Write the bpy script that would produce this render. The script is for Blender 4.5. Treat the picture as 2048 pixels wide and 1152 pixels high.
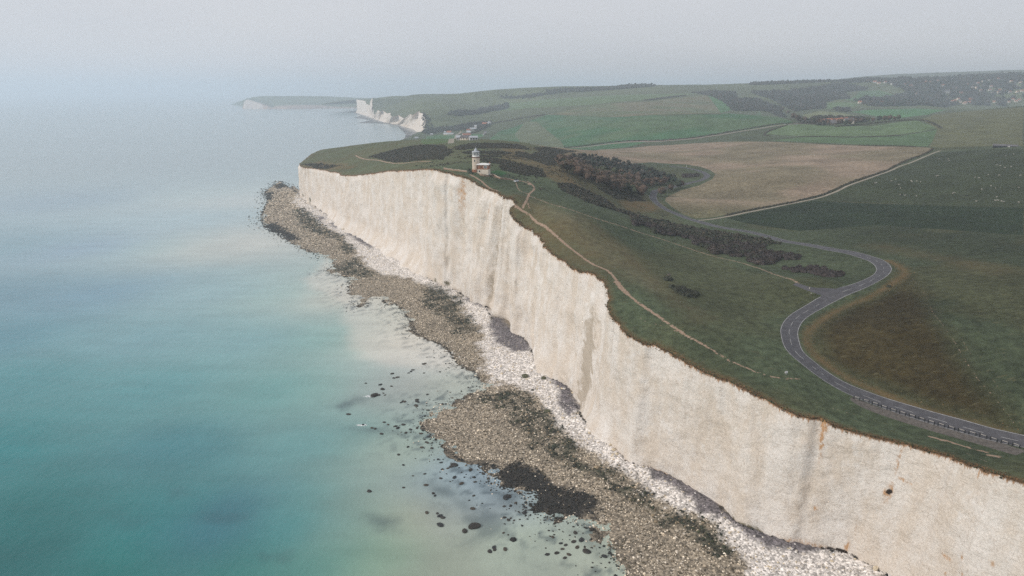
import bpy, bmesh, math, random
import numpy as np
from mathutils import Vector
from mathutils.geometry import delaunay_2d_cdt

# ------------------------------------------------------------------ scene, camera, world, light
sc = bpy.context.scene
for o in list(bpy.data.objects): bpy.data.objects.remove(o)
COL = sc.collection
random.seed(7); RNG = np.random.default_rng(11)
R = math.radians

cam = bpy.data.cameras.new('camera'); cam.lens = 24.0; cam.sensor_width = 36.0
cam.clip_start = 1.0; cam.clip_end = 90000.0
camo = bpy.data.objects.new('camera', cam); COL.objects.link(camo)
camo.location = (0, 0, 130); camo.rotation_euler = (R(90 - 16.1), 0, 0)
sc.camera = camo

SUN_EL, SUN_AZ = R(30), R(247)        # azimuth clockwise from +Y: light from behind left, over the sea
w = bpy.data.worlds.new('World'); sc.world = w; w.use_nodes = True
wn = w.node_tree; wn.nodes.clear()
def wnode(t, **k):
    n = wn.nodes.new(t)
    for a, b in k.items(): setattr(n, a, b)
    return n
out = wnode('ShaderNodeOutputWorld'); bg = wnode('ShaderNodeBackground')
sky = wnode('ShaderNodeTexSky', sky_type='NISHITA', sun_disc=False, sun_elevation=SUN_EL, sun_rotation=SUN_AZ)
sky.altitude = 130; sky.dust_density = 3.0
sk = wnode('ShaderNodeMix', data_type='RGBA', blend_type='MULTIPLY'); sk.inputs[0].default_value = 1.0
SKY_K = 0.07
sk.inputs[7].default_value = (SKY_K, SKY_K, SKY_K, 1)
wn.links.new(sky.outputs[0], sk.inputs[6])
tc = wnode('ShaderNodeTexCoord'); mp = wnode('ShaderNodeMapping'); mp.inputs['Scale'].default_value = (1.0, 1.0, 4.5)
nz = wnode('ShaderNodeTexNoise'); nz.inputs['Scale'].default_value = 2.2; nz.inputs['Detail'].default_value = 5
wn.links.new(tc.outputs['Generated'], mp.inputs[0]); wn.links.new(mp.outputs[0], nz.inputs[0])
cr = wnode('ShaderNodeValToRGB')
cr.color_ramp.elements[0].position = 0.25; cr.color_ramp.elements[0].color = (0.605, 0.615, 0.660, 1)
cr.color_ramp.elements[1].position = 0.8; cr.color_ramp.elements[1].color = (0.690, 0.685, 0.705, 1)
wn.links.new(nz.outputs[0], cr.inputs[0])
mx = wnode('ShaderNodeMix', data_type='RGBA'); mx.inputs[0].default_value = 0.86
wn.links.new(sk.outputs[2], mx.inputs[6]); wn.links.new(cr.outputs[0], mx.inputs[7])
wn.links.new(mx.outputs[2], bg.inputs[0]); bg.inputs[1].default_value = 0.70
wn.links.new(bg.outputs[0], out.inputs[0])

sl = bpy.data.lights.new('sun', 'SUN'); sl.energy = 1.5; sl.angle = R(10); sl.color = (1.0, 0.94, 0.86)
so = bpy.data.objects.new('sun', sl); COL.objects.link(so)
sd = Vector((math.sin(SUN_AZ) * math.cos(SUN_EL), math.cos(SUN_AZ) * math.cos(SUN_EL), math.sin(SUN_EL)))
so.rotation_euler = (-sd).to_track_quat('-Z', 'Y').to_euler(); so.location = (-200, -100, 400)

vs = sc.view_settings
vs.view_transform = 'Standard'; vs.look = 'None'; vs.gamma = 1; vs.use_curve_mapping = False; vs.exposure = 0.72
sc.render.engine = 'CYCLES'
sc.cycles.use_denoising = False
sc.cycles.max_bounces = 12; sc.cycles.diffuse_bounces = 2; sc.cycles.glossy_bounces = 2
sc.cycles.transmission_bounces = 2; sc.cycles.volume_bounces = 10; sc.cycles.transparent_max_bounces = 6

# ------------------------------------------------------------------ tables (metres), mostly unprojected from image pixels at assumed heights
CP = [(115.2,135.4,45.6),(112,145.1,43.4),(109.1,153.5,41.9),(103.1,162.8,40.3),(95.3,168.4,39.8),(88.9,172.7,40.6),(86.8,174.5,41.2),(81.7,176,41.4),(75.6,183.1,43),(70.9,186.8,44),(64.5,195.7,44.6),(58.6,202.8,45),(51.4,214.5,46.4),(45.7,220,47),(41.5,225.9,47.6),(38.4,235.3,49),(36.6,239.8,50),(36.5,247.3,51.5),(36.9,256.8,53),(37.2,270.2,55),(34.2,279.9,55.6),(29.7,288.1,55),(25.7,293.3,54.8),(22,304.8,56.6),(17,318.5,58.2),(12.8,336.3,60.6),(6.8,351.4,62.8),(2.9,355.6,66),(-0.5,362.2,69.4),(1.6,364.1,72.6),(-0.5,365.9,74.2),(-5.3,377.9,74.6),(-11.2,393.4,75.2),(-19.1,407.6,76.2),(-28.8,421.2,79),(-37.8,437.1,79.6),(-47,449.2,80.8),(-60.1,476.1,78.2),(-86,528.8,71.7),(-116.5,584.8,63),(-137.3,620.6,57.1),(-155.1,647.6,53),(-179.5,697.4,50.6),(-211.1,757.3,47.6),(-250.3,814.2,45.5),(-268,905,46.5),(-262,985,50),(-250,1100,44),(-255,1250,30),(-268,1450,16),(-292,1600,7),(122.8,173.3,40),(133.1,160.6,41.5),(111.6,189.4,40),(101.4,205,43.2),(101.9,232,47.3),(125.7,266.9,50),(43.7,265.9,54.5),(51.2,240.8,52),(60,216.3,49.3),(72.1,200.4,46),(84.9,196.4,44.8),(29.5,311.8,58.5),(19.3,342.9,67),(9.8,370.2,73),(74,256.7,51),(85.7,232.6,49),(106.8,295.3,48.5),(70.5,340.2,52),(50,385.1,65),(80.3,326.9,50),(125.7,267.3,52),(94.6,462.6,45),(132.4,416.7,44),(146.3,337.1,47.5),(148.8,294.6,51),(66.3,515.2,62),(36.7,526.1,72),(23.6,423.6,71),(84.2,506.6,52),(-19.2,425.7,80),(-7.4,425,77),(-27.3,510.9,81),(-38.1,717.3,78),(13.9,744.9,76),(54.2,783.5,66),(-69.6,552.6,77),(-118.5,734.6,70),(-193.8,886.3,62),(-261.7,971.8,52),(-256.6,878.5,47),(-56.3,630.5,78.5),(79,698.6,58),(121.9,651.6,44),(168.4,732.1,44),(133.7,493.2,40.5),(125.7,620.7,39),(205.7,732.1,44),(203.6,811,43.5),(155.7,388.4,46),(171.8,348.9,50),(161.5,287.7,54),(235.9,681.1,50),(360.8,1055.1,55),(137.4,1083.1,40),(429.3,881.5,58),(500.5,831.8,65),(498.3,808,64),(363.6,680.3,55),(252.8,558.9,46),(138.6,484.4,41),(316,756.8,52),(222.7,946.2,46),(154.4,558.5,44),(215.3,428.8,48),(258.6,397.4,54),(284.1,376.5,58),(288.2,583.4,53),(339.5,530.4,60),(374.2,500.1,64),(505.8,685.6,74),(506.4,759.1,68),(176.1,264.5,57),(197.4,253.6,60),(133.8,222.5,52.5),(161.7,213.9,55.5),(138.1,176.7,46),(-231.3,1660,12),(-168.7,1899.2,15),(-91.6,2001.5,20),(-39,1598.4,22),(-34.9,2038.4,35),(-267.1,2147.1,12),(76.8,1406.8,30),(108.9,1199.8,32),(249.3,1256.9,38),(265.2,1344.2,58),(298.8,1522.9,78),(35,1888.2,42),(81.6,2050,60),(516.1,1525.9,80),(635.9,1576.5,62),(437.1,2240.1,95),(137.6,2560.2,90),(750.4,2496.1,108),(-53,3116.5,60),(-242,2746.6,40),(-124.8,2369.4,36),(775.2,1890.5,55),(779.4,1617.2,58),(1036.3,1877.6,62),(737,1115.8,78),(931.4,1586.9,78),(1012,1540.5,88),(1136.9,1568.1,98),(581.3,956.6,62),(591.8,844.1,70),(1172.7,2455.9,100),(1124.1,2768.3,115),(1026.7,2315.1,78),(1020.1,1980.7,76),(1750.6,2825.3,82),(2131.6,2944.2,84),(-195.5,3700,117.5),(67.7,3700,125),(328,3700,135),(717.7,3700,150),(1107.3,3700,155),(-451.2,3900,100.9),(-68.5,4050,110.8),(501.5,4050,135.5),(-708.3,4000,97.5),(-516.9,3800,112),(-179.6,3400,125.4),(-522.6,3300,78.4),(-356.8,2900,84.7),(-690.5,3700,74.7),(563.7,2900,124.1),(620.4,3200,151.6),(171.1,3200,134.3),(-55.8,3300,125.5),(-306,3500,111),(-416.3,3600,108.1),(1849,3000,134.1),(2026,3300,178.9),(2363.7,3300,201),(1678.5,3300,183.3),(1293.1,3200,166.7),(957.3,3200,155.9),(1482.8,2900,124.1),(396,3200,143),(2161.4,3000,134.1),(1174.8,2900,137.8),(-282.5,2219.8,8),(-279.6,2253,25),(-281.3,2298.3,42),(-304.9,2399,58),(-329.1,2494.2,62),(-346.4,2462.7,51),(-378.5,2547.9,43),(-447.6,2811.4,34),(-477.6,2811.4,34),(-535.6,3029.2,37),(-580.6,3160.7,46),(-597.5,3154.4,44),(-685.3,3503.7,46.5),(-694.4,3520.2,75),(-758.7,3773.2,53),(-807.7,3924.8,66),(-890.6,4175,79),(-980.6,4464.8,78.5),(-1100,4300,60),(-700,4300,90),(0,4700,60),(1200,4700,90),(2500,4500,140),(4000,4500,170),(2600,2400,110),(3500,3200,170),(1400,1000,90),(900,500,80),(400,200,62),(600,100,70),(200,60,50),(300,330,64)]
EDGE = [(115.2,135.4),(112,145.1),(109.1,153.5),(103.1,162.8),(95.3,168.4),(88.9,172.7),(86.8,174.5),(81.7,176),(75.6,183.1),(70.9,186.8),(64.5,195.7),(58.6,202.8),(51.4,214.5),(45.7,220),(41.5,225.9),(38.4,235.3),(36.6,239.8),(36.5,247.3),(36.9,256.8),(37.2,270.2),(34.2,279.9),(29.7,288.1),(25.7,293.3),(22,304.8),(17,318.5),(12.8,336.3),(6.8,351.4),(2.9,355.6),(-0.5,362.2),(1.6,364.1),(-0.5,365.9),(-5.3,377.9),(-11.2,393.4),(-19.1,407.6),(-28.8,421.2),(-37.8,437.1),(-47,449.2),(-60.1,476.1),(-86,528.8),(-116.5,584.8),(-137.3,620.6),(-155.1,647.6),(-179.5,697.4),(-211.1,757.3),(-250.3,814.2)]
BASE = [(110,133),(107.5,141),(104,153.7),(100,161),(95.2,166.4),(87,169),(84,170),(80,171.3),(73.8,176),(68.7,179.7),(65.2,190.5),(57.8,202.6),(48.3,212.1),(41.1,216),(38.6,223),(35,230),(33,236),(31.5,240),(30.2,243.5),(29.1,246.6),(27.1,257.7),(25.8,273.8),(23.8,282.7),(17.5,290.5),(12.4,309),(9.3,330.9),(6,343),(-2,353),(-5.5,364),(-9.5,372.5),(-11.6,376.1),(-15.5,396.1),(-22.5,407),(-25.4,414.8),(-34,425),(-42,442),(-49.5,445),(-67,480),(-91,528),(-122,586),(-142,620),(-162,651),(-183,692),(-216,757),(-259,838)]
BACK = [(-268,905,46.5),(-262,985,50),(-250,1100,44),(-255,1250,30),(-268,1450,16),(-292,1600,7)]
SIS = [(-282.5,2219.8),(-279.6,2253),(-281.3,2298.3),(-304.9,2399),(-329.1,2494.2),(-346.4,2462.7),(-378.5,2547.9),(-447.6,2811.4),(-477.6,2811.4),(-535.6,3029.2),(-580.6,3160.7),(-597.5,3154.4),(-685.3,3503.7),(-694.4,3520.2),(-758.7,3773.2),(-807.7,3924.8),(-890.6,4175),(-980.6,4464.8)]
SISB = [(-283.3,2199),(-283.5,2226),(-290,2239.7),(-307.3,2310.8),(-335.2,2418.2),(-389.1,2608.4),(-445.3,2787.4),(-479.6,2874.9),(-520.3,2968.1),(-550.4,3042),(-601.7,3201.2),(-653.7,3377.9),(-699.9,3540.5),(-730.9,3645.7),(-763.7,3757.2),(-815.4,3917),(-887.1,4136.6),(-978.8,4434.7)]
ROAD = [(204.4,82.6),(164.2,127.1),(134,160.5),(128.4,166.7),(123.8,173.2),(118.7,179.6),(113.9,185.4),(108.7,190.9),(104,195.2),(100.4,200.2),(97.3,207.4),(95.3,215.5),(97.8,226.5),(100.3,232.8),(104.2,239.8),(109,246.5),(114.4,252.5),(119.8,257.7),(124.9,261.9),(129.1,264),(132.7,265.5),(136.7,267),(140.1,268.4),(143.9,270.6),(148.6,274.2),(154.2,279.2),(159.4,284.8),(164.5,292.3),(168.6,300.7),(171.6,309.1),(173.2,316.5),(173.6,323.9),(173.6,332),(172.4,342.3),(169.5,351.5),(167.2,362.8),(164.2,373.7),(160.4,383.3),(157.6,392.5),(152.5,430.1),(140.7,454.4),(134.4,472.8),(129.7,487.8),(124.2,502.1),(117.4,512.8),(113.3,527.1),(114,550.4),(130.5,628),(136.8,639.9),(146,649.6),(161.7,661.5),(176.8,675.1),(190.1,686.2),(202.4,713.2),(210.6,751.9),(209.7,784.9),(204.4,805.5),(188,819.9)]
SIDE = [(131.4,265.8),(127.8,267.3),(124.6,268),(121.1,270.7),(118.6,275.9)]
TRACKG = [(119.6,272.7),(120.3,323.1),(105.6,349.7),(84.7,365.3),(63.5,364.3),(41.9,357.5),(26.2,364.8),(9.4,379.8)]
WTRACK = [(494.1,800.9),(478.9,785.6),(441.3,741.4),(407.4,705.8),(382.7,684.6),(347.3,642.3),(318,608.9),(297.3,590.3),(283.7,580.4),(269.9,569.2),(258.2,562.2),(238.9,552.3),(222.4,543),(193,520.2),(145.1,488),(133.3,484.8),(129.5,486.4)]
PATH = [(-1.6,366),(4.1,361.2),(9.7,356.9),(15.5,342.8),(21.7,329.2),(26.7,316.9),(32.1,304.7),(36.5,294.1),(40.7,285.1),(42.8,272.4),(43.9,262.6),(45.7,254.9),(49.1,244.3),(53,235.4),(52.6,236.2),(57.3,223.8),(61.5,215.8),(66,210.2),(69.3,204.9),(72.9,201),(76.3,197.1),(80.1,194.9),(84.5,194.4),(89.3,195.8)]
PATH2 = [(9.8,439.5),(12.6,431.9),(13.4,412.8),(9.5,383.3),(7.9,368.1),(5.8,361.8)]
PATH3 = [(2.5,427.6),(4.5,395),(9.5,383.3),(8.1,368.3),(9,362.1)]
PATH4 = [(-25.9,426.7),(-21.2,419.2),(-18.3,415.2),(-15.4,408.2),(-12.6,400),(-8.6,393)]
PATH5 = [(-10.7,430.2),(-4.4,432.6),(0.3,434.5),(7.3,436.5),(10.9,433.9),(11.1,429.1)]
PATH6 = [(43.6,254.7),(45,242.6),(47.8,233.1),(54.7,225.7),(60.1,216.5)]
WIDE = [(42.8,269.4),(43.7,263),(44.9,257.7)]
STRIP = [(89.6,183.5),(93.7,181.3),(100.6,179.5),(103.9,177.1)]
STRIP2 = [(114,167.3),(117.1,163.9),(119.3,159.4),(121.4,156.2)]
STRIP3 = [(113.6,159.1),(115.6,155),(116.2,148.9)]
STRIP4 = [(120.6,153.8),(122.1,152.8)]
STRIP5 = [(-179.4,795.2),(-153.9,728.7),(-130.4,685.9),(-86.9,579.4),(-63.4,537.3)]
MARGIN = [(176.6,313.1),(174.2,299.3),(168.7,283.7),(162.9,276),(153.2,266.7),(144.5,260.3),(137.7,257.2),(131.4,254.9),(123.7,249.9),(113.9,239.5),(107,231.6),(103.2,224.7),(101.7,220.6),(101.4,214.2),(103.3,207.5),(106.7,200.7),(110.8,195.4),(114.8,190.6),(119.2,183.5),(124.8,176),(130,169.2),(133.8,164)]
TRAM1 = [(169,283.5),(158.8,252.4),(148.3,227.5),(142,203.3),(138.5,187.5),(136.3,167.9)]
TRAM2 = [(172.9,284.2),(161.6,252.7),(152.3,226.1),(144.1,202.5),(142.5,190.2),(136.8,165.3)]
DRYB = [(190.7,350.6),(193.5,318.1),(197.2,293.1),(197,270.5)]
STRAW = [(11.3,371),(27.1,353.7),(35.9,345.5),(43.5,330.1),(50.8,313),(54.1,286.4),(56.7,262.7),(51.6,272.4),(47.8,288.9),(42.9,301.5),(37,311.9),(31.1,325.8),(24.5,338.5),(16.9,356.7)]
RIDGE = [(37.9,349.8),(46.8,332.8),(54.8,311),(58.9,277.2),(63.2,253.8),(67.5,235.9)]
F_BEIGE = [(99.2,1012.2),(153.4,1209.8),(245.9,1238.6),(328.9,1156.4),(365.6,1069.6),(424.8,991.7),(466.3,931.5),(492,848.1),(498.8,822.8),(478.4,795.6),(445.7,756.2),(394.6,707.1),(328.9,630.4),(289,591.5),(262,571),(243,562.6),(196.4,529.7),(147,495),(134.4,493.1),(128,506.3),(123.8,522.9),(122.3,543.5),(141.8,619.1),(157.9,641.5),(180.7,657.6),(200.5,685.8),(217.5,734.6),(224.4,780.1),(223.2,818.4),(210.3,838.7),(168.4,842.4),(60,690),(-20,860),(40,1050)]
F_GREEN = [(-42.9,1532.9),(-55.9,1588.9),(-31.3,1821.6),(80.5,2020.4),(101.7,2045.6),(216.4,1833.9),(323.2,1485.8),(433.8,1467.8),(730.1,2074.6),(545.1,1429.8),(520.2,1289.2),(425.5,1251),(334.7,1242.1),(253.7,1280.8),(111.9,1186),(85.8,1241.4),(36.7,1417.3)]
F_DULL = [(36.7,1981.8),(68.5,1923.3),(84.6,1597.5),(98.6,1387.4),(96.7,1255.4),(46.6,851.9),(17,1480.3),(7.2,1678.6)]
F_TAN = [(102.7,2065.5),(246.4,2231.3),(444.2,2277.2),(629.9,2508.3),(719.9,2631.9),(603,2043.4),(441,1507.4),(325.4,1496.5),(218.4,1850.7)]
F_TRI = [(721.9,2632.5),(761.5,2647.7),(657.2,2102),(589.3,1985.7)]
F_LIGHT = [(-20.1,3165.7),(121.2,3062.8),(353.7,2849.3),(591.3,2742.1),(728.4,2749.7),(439.7,2340),(251,2273.2),(63.4,2487.3),(-43.5,2553.1)]
F_VAL = [(426.7,1182.7),(459.5,1234.4),(497.8,1273.3),(548.7,1269.9),(557.6,1228.6),(608.7,1191.1),(729.5,1271),(672,1108),(643.7,1089.8),(595,1070.8),(548.4,1069),(458.7,1111.4)]
F_VAL2 = [(649,1085.8),(670.2,1101),(614.7,1016),(505.1,844.9),(488.5,898.4),(470,967.3),(422.7,1021.9),(395.4,1067.7),(451,1092.2),(541,1054),(587.8,1057.4)]
F_STRIPG = [(957.3,1995.3),(1059,2029.5),(1217.7,2131.7),(1254,2023.3),(1126.4,1897),(889.1,1610.7),(992.2,1895.7)]
F_LT = [(824.2,1993),(904,2068.6),(927.5,1991.5),(958.7,1882.2),(891.2,1851.8),(587.2,1361.1)]
F_UP = [(1157.1,2459.7),(1427,2912.8),(1529.6,2953.2),(1554.2,2858.4),(1370.2,2564.4),(1168.9,2375)]
F_UP2 = [(1075.5,2410.2),(1134.7,2410.3),(1158.2,2352.1),(1095,2269.8),(967.6,2180.6)]
F_OLIVE = [(665.9,1096.3),(744.1,1280.9),(1166.2,1896.8),(1023.5,1541.7),(1092.3,1507.4),(552.8,751.3),(549.2,790.4),(506.5,822),(502.6,837.5),(614.7,1016)]
F_SHEEP = [(488.5,789.7),(468.9,769.1),(433.4,727.5),(401.7,695.5),(377.2,674.8),(339.1,627.2),(312.6,597.9),(294.1,583.6),(281.5,575.1),(267.5,563.9),(255.8,556.4),(244.9,551.5),(261.8,526.4),(291,478.5),(309.8,449.1),(323.6,429),(513.9,697.6),(516.3,750)]
F_DARK = [(242.7,550.1),(259.8,522.3),(289.1,475.1),(307.8,446),(321.5,426),(259.9,340.6),(247.2,379.2),(226.8,420.6),(181.1,422.2),(164.2,464.8),(154.9,491.1),(197.2,518),(224.7,539.1)]
F_BROWN = [(167.2,280.2),(161.3,272.5),(152.5,264.4),(144,258.4),(137.1,255.1),(130.8,252.7),(123,246.9),(114,237.2),(107.5,228.1),(104.2,220),(104,213.3),(105.8,207),(109.2,200.9),(113.1,195.8),(116.7,190.9),(120.8,184.6),(125.7,177.1),(130.8,170.6),(134.5,165.4),(135.9,168),(138,186.7),(141.6,202.5),(147.1,225.5),(157.7,250.4)]
F_LAWN = [(-13.9,445.8),(-9.9,456.4),(-4.6,454.9),(-3.4,449.2),(-6.7,438.6),(-10.9,439.8)]
F_BG = [(-235.9,1922),(-204.5,1957.5),(-187.3,1964.4),(-153.7,1872.1),(-145,1811.5),(-64.3,743.1),(-71.6,732.1),(-94.9,753.8),(-105.3,801.1)]
F_BG2 = [(-101.6,1830.5),(-70.8,1765.1),(-71.7,1697.7),(-105.7,1689),(-107.8,1763.6)]
LANE_BG = [(-149.1,2045.8),(-148.2,1937.7),(-140,1732.8),(-64.1,728.6)]
LANE_BG2 = [(-234.3,1723.6),(-230.8,1649.7),(-223.3,1518.3)]
HEDGE1 = [(-121.1,1799),(-66.8,2129.1),(9,2101),(101.7,2045.6)]
HEDGE2 = [(455.7,1103.8),(518.4,1069.9),(589.2,1060.1)]
LANE1 = [(105.7,1265.2),(209.7,1292.2),(333,1235.2),(424.7,1248.4),(488.4,1277.4),(526.7,1282.6),(557.1,1247.5)]
LANE2 = [(500.6,1273.8),(448,1214.1),(422.5,1170.2),(422.6,1148.7)]
LANE3 = [(559.7,1211.3),(624,1229.9),(736,1279.7),(678.8,1106.8)]
HEDGE3 = [(435.9,2319.3),(475.9,2356.2),(545.9,2448.1),(619.2,2537.5)]
HEDGE4 = [(708.9,2787.9),(745.3,2814.4),(807.7,2861)]
HEDGE5 = [(468.4,935.8),(481.4,909.2),(492,848.1)]
HEDGE6 = [(496.9,819.5),(448.8,761.8),(390.8,700.2),(324.5,621.7),(287.1,587.4),(260.7,567.9),(241.4,558.6),(195.6,527.4),(157.3,498.9)]
HEATH = [[(-249.5,812.9),(-223,811),(-186.9,761.5),(-157.3,700.7),(-157.8,682.6),(-193.1,721.6),(-229.3,783.2)],
  [(-12.2,707.4),(7.2,700.7),(41.8,635.7),(43.2,527.6),(46.4,491.8),(59.6,486.1),(71.8,480.6),(71.1,456),(50.7,411),(31,466.9),(15.4,477.6),(-8.6,492.9)],
  [(76.8,505.8),(110.4,537),(114.2,508.8),(95.8,484),(77.1,463.7)]]
GORSE = [[(-186.5,835.7),(-181.2,853.4),(-123.8,776),(-68.4,710.6),(-51.4,597.9),(-53.9,533.6),(-88.7,591.8),(-134.4,699.6),(-172.2,785.4)],
  [(-57.7,681.5),(-42.4,715.4),(-6.4,725.5),(7.4,728.9),(17.7,695.8),(-1.7,684),(-30.3,649.1),(-46.8,616)],
  [(-41.2,581.7),(-32.4,609.6),(-20.7,606.9),(-5.6,632),(-0.7,618.9),(-12.4,576.1),(-37.1,563.6)],
  [(-37.3,539.6),(-29.3,551.1),(-12.1,560.7),(-6.2,550.7),(-21.6,532.5)],
  [(-24.4,519.4),(-11.4,529.1),(-4.6,518.4),(3.6,507.8),(13,497.2),(12.4,473.4),(1.9,482.1),(-10.5,486.8),(-21.6,493.7)],
  [(2.4,608),(12.3,623.4),(12.2,598.7),(3.3,575.8)],
  [(3.4,658.1),(17.1,671.9),(16.8,646.9),(4.5,640)],
  [(-7.1,468.3),(1.8,471.6),(12.1,462.3),(12,456.9),(1.8,455.2),(-7,460.9)],
  [(2.7,618.8),(26.3,694.2),(49.8,717.1),(27.8,535.3),(13.1,590.8)],
  [(-8.9,510.4),(3.2,506.2),(21.2,503.2),(23.9,474.9),(10.4,464.4),(-8.2,469.9)],
  [(23,721.7),(55.7,803.3),(79.9,858.4),(49.1,706.3),(28.5,679.9)],
  [(31,466.9),(41.7,482.6),(64.8,479.9),(71.8,455.1),(51.8,406.3),(31,439.7)],
  [(61.5,502.7),(79.8,522.4),(97.8,534),(103,527.1),(74.7,494.5)],
  [(-251.2,823.7),(-218.4,793.7),(-180.9,736.4),(-197.7,739.6),(-226.5,779.3)]]
THICKET = [(32.1,464.9),(42.6,478),(57.4,476.3),(68.2,446.6),(83.1,467.9),(108.5,471.8),(128.1,445.9),(143.8,417.4),(155.7,387),(151.3,377.7),(145.1,381.9),(138.4,360.9),(148.6,345.5),(146.3,338),(139.5,344.5),(127.9,327.7),(120.7,337.3),(123.9,346.9),(121.5,349.3),(116.6,351.6),(118.7,361.1),(113.6,355),(105.6,352.8),(109.1,365.1),(101.4,371.1),(102.5,382.5),(95.4,385.9),(85.7,377.8),(78,374.2),(78.8,387),(68.2,377.3),(75,432.7),(65.1,426.3),(49.4,408.1),(38.4,429.1)]
BUSHG = [[(131.4,322.8),(135.7,315.8),(145.3,324.6),(146,316.9),(146,305.3),(150.4,298.6),(145.7,288.7),(136.1,283.9),(137.4,304.6),(131.8,306.5)],
  [(133.7,352.9),(143,354.1),(148.6,344.6),(146.2,338.6),(138.2,341.6),(129.1,330.3),(121.2,337.7),(125.5,350.3)],
  [(65,269.6),(70.1,269.9),(74.9,264),(72.8,258.6),(65.9,257.6)],
  [(65.1,284.9),(68.7,283.3),(66.5,276.5),(64.5,277.7)],
  [(184.2,743.5),(205.8,757.1),(193.9,717.8),(176.8,706.2)]]
WOOD = [(44.8,661.9),(66.9,716.8),(91.7,757.1),(115.3,763.5),(135.2,746.5),(148.9,739.8),(161.4,696.7),(164.5,660),(161.2,648.6),(141.4,628.1),(110,541),(97.1,530.2),(78.5,513.9),(62.2,508.3),(47.3,502.7),(37.1,514.6)]
VALT = [(614.4,1252.6),(626.4,1259.1),(635.5,1254),(637.2,1239.6),(656,1255.9),(669.6,1263.1),(683.1,1271.8),(697.5,1281.9),(711.9,1295),(571.8,1221.4),(575.3,1210.3),(585.7,1214.1),(549.6,1250.8),(557.3,1238),(548.3,1279.7),(543.2,1300.8),(544.4,1331.7),(783.7,2002.1),(554.7,1387.8),(541.5,1334.7),(545.9,1314.1),(797.7,2081.1),(795.6,2118.5)]
FARW = [[(716.5,2750.3),(807.9,2850.2),(880.7,2801.5),(771.4,2432.4),(868.3,2509.4),(847.8,2353.4),(838.4,2207.6),(769.4,2021),(737.6,2098.5),(678.4,2066.4),(647.9,2072.1),(693.9,2312.2),(711.9,2506.5)],
  [(950.7,2836.3),(1002.6,2847.3),(1090.9,2854.4),(1220.3,2909.5),(1407.2,3097.1),(1499,2996.7),(1469.4,2946.3),(1331.7,2851.1),(1211.7,2546.3),(1069.6,2416.8),(972.2,2205.7),(835.8,2077.4),(917.5,2451.7)],
  [(742.7,2202.9),(767,2152.4),(772.4,2002.4),(547.5,1349.8),(555.6,1289.6),(551.2,1239.8),(529.3,1285.2),(744.6,1957.8),(753.1,2112.3),(709.6,2102.1)],
  [(1004.5,2207.9),(990.8,2073.3),(953.6,1993.5),(937.5,2024.7)],
  [(1154.1,2383.6),(1271.1,2510.2),(1430,2723.9),(1551,2854.7),(1655.8,2949.9),(1637.7,3024.5),(1642.7,3149.5),(1866.8,3342.3),(2158.4,3409.8),(2345,3275.2),(2127.4,2938.7),(1739.1,2800.9),(1312.5,2287.1),(1183,2246.2),(1159.7,2285)],
  [(155.2,3197.3),(251.8,3175),(435.7,3182.3),(551,3288.5),(641.2,3203),(631.2,3151.8),(482.4,3087.5),(303.4,3076.2),(153.6,3160.8)],
  [(-54.9,3243.4),(129.6,3170.7),(269.6,3096.3),(128,3126.8),(-54.6,3220.8)],
  [(-53.5,3147.9),(-16.9,3149.6),(-10.7,3116.8),(-53.1,3121.8)],
  [(-225.8,2374.8),(-101.4,3118.2),(-10.9,3161.2),(-10.8,3110.8),(-81.9,2514.6),(-178,2395.4)],
  [(-308.6,2410.6),(-247.4,2225.6),(-199.4,2210.2),(-147.6,2245.8),(-110.6,2291.3),(-68.2,2260.4),(-65.8,2035.3),(-91.2,1996.7),(-143.7,2072.2),(-200.1,2054.7),(-237.3,2003.4),(-259.7,2048.5)],
  [(566.2,1333.1),(859.5,1897.4),(919.8,1873.1),(641.1,1274.2),(590.3,1247.9),(554.9,1276.3)],
  [(1437.5,3220.5),(1689.8,3365.1),(1769.5,3278.3),(1642.7,3149.5),(1459.6,3136)],
  [(1082.3,3239.5),(1238.1,3250.9),(1444.6,3236.6),(1427.9,3198.3),(1188,3117.2),(1037,3102)]]
HOUSES = [(1805.8,2952.9),(1819.7,2952.4),(1882.5,2972.8),(1866.1,2964.2),(1654.5,2905),(1853.1,3062.4),(1893.1,3172.9),(1816.5,3132.5),(1776.9,3092.6),(1831.6,3127.7),(2025,3293),(1887.1,3030.6),(1983,3104.3),(1983.6,3066),(1996.7,3058.7),(1997.1,3030),(2039.7,3034.4),(2076.6,3030.1),(2090.7,3015.9),(2107.1,3006.1),(2131.5,2996.6),(2148.2,2993.1),(1791.4,2862.7),(1769.6,2843.8),(1817.9,2884.7),(1809.4,2855.6),(1828.6,2851),(1852.9,2863.8),(1872.6,2901.9),(1816,2838.9),(1888.6,2914.7),(2066.4,2944.5),(2094.6,2963.8),(2101,2950.7),(2118.3,2957),(2161,3087.6),(2141.9,3147.1),(2107.2,3156.3),(2063.4,3065.4),(2103.2,3057),(2180.8,3056.9),(2146.3,3027.7),(2038.1,3118.9),(2075.8,3142.9),(1686.4,3063.6),(1721.7,3098),(1592.8,3096.1),(1593.5,3133.3),(1575.5,3157.1),(1629.7,3111.8),(1642.1,3078.7),(2060.7,3012.1),(2035.8,3008.1),(1991.5,2924.5),(1708.2,3050.4)]
FARM = [(1166.8,2363),(1216.2,2336.9),(602.8,1257),(613.7,1298.7),(595.9,1276),(596.3,1292.8),(579.2,1282),(566.4,1272.1),(574.5,1255)]
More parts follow.
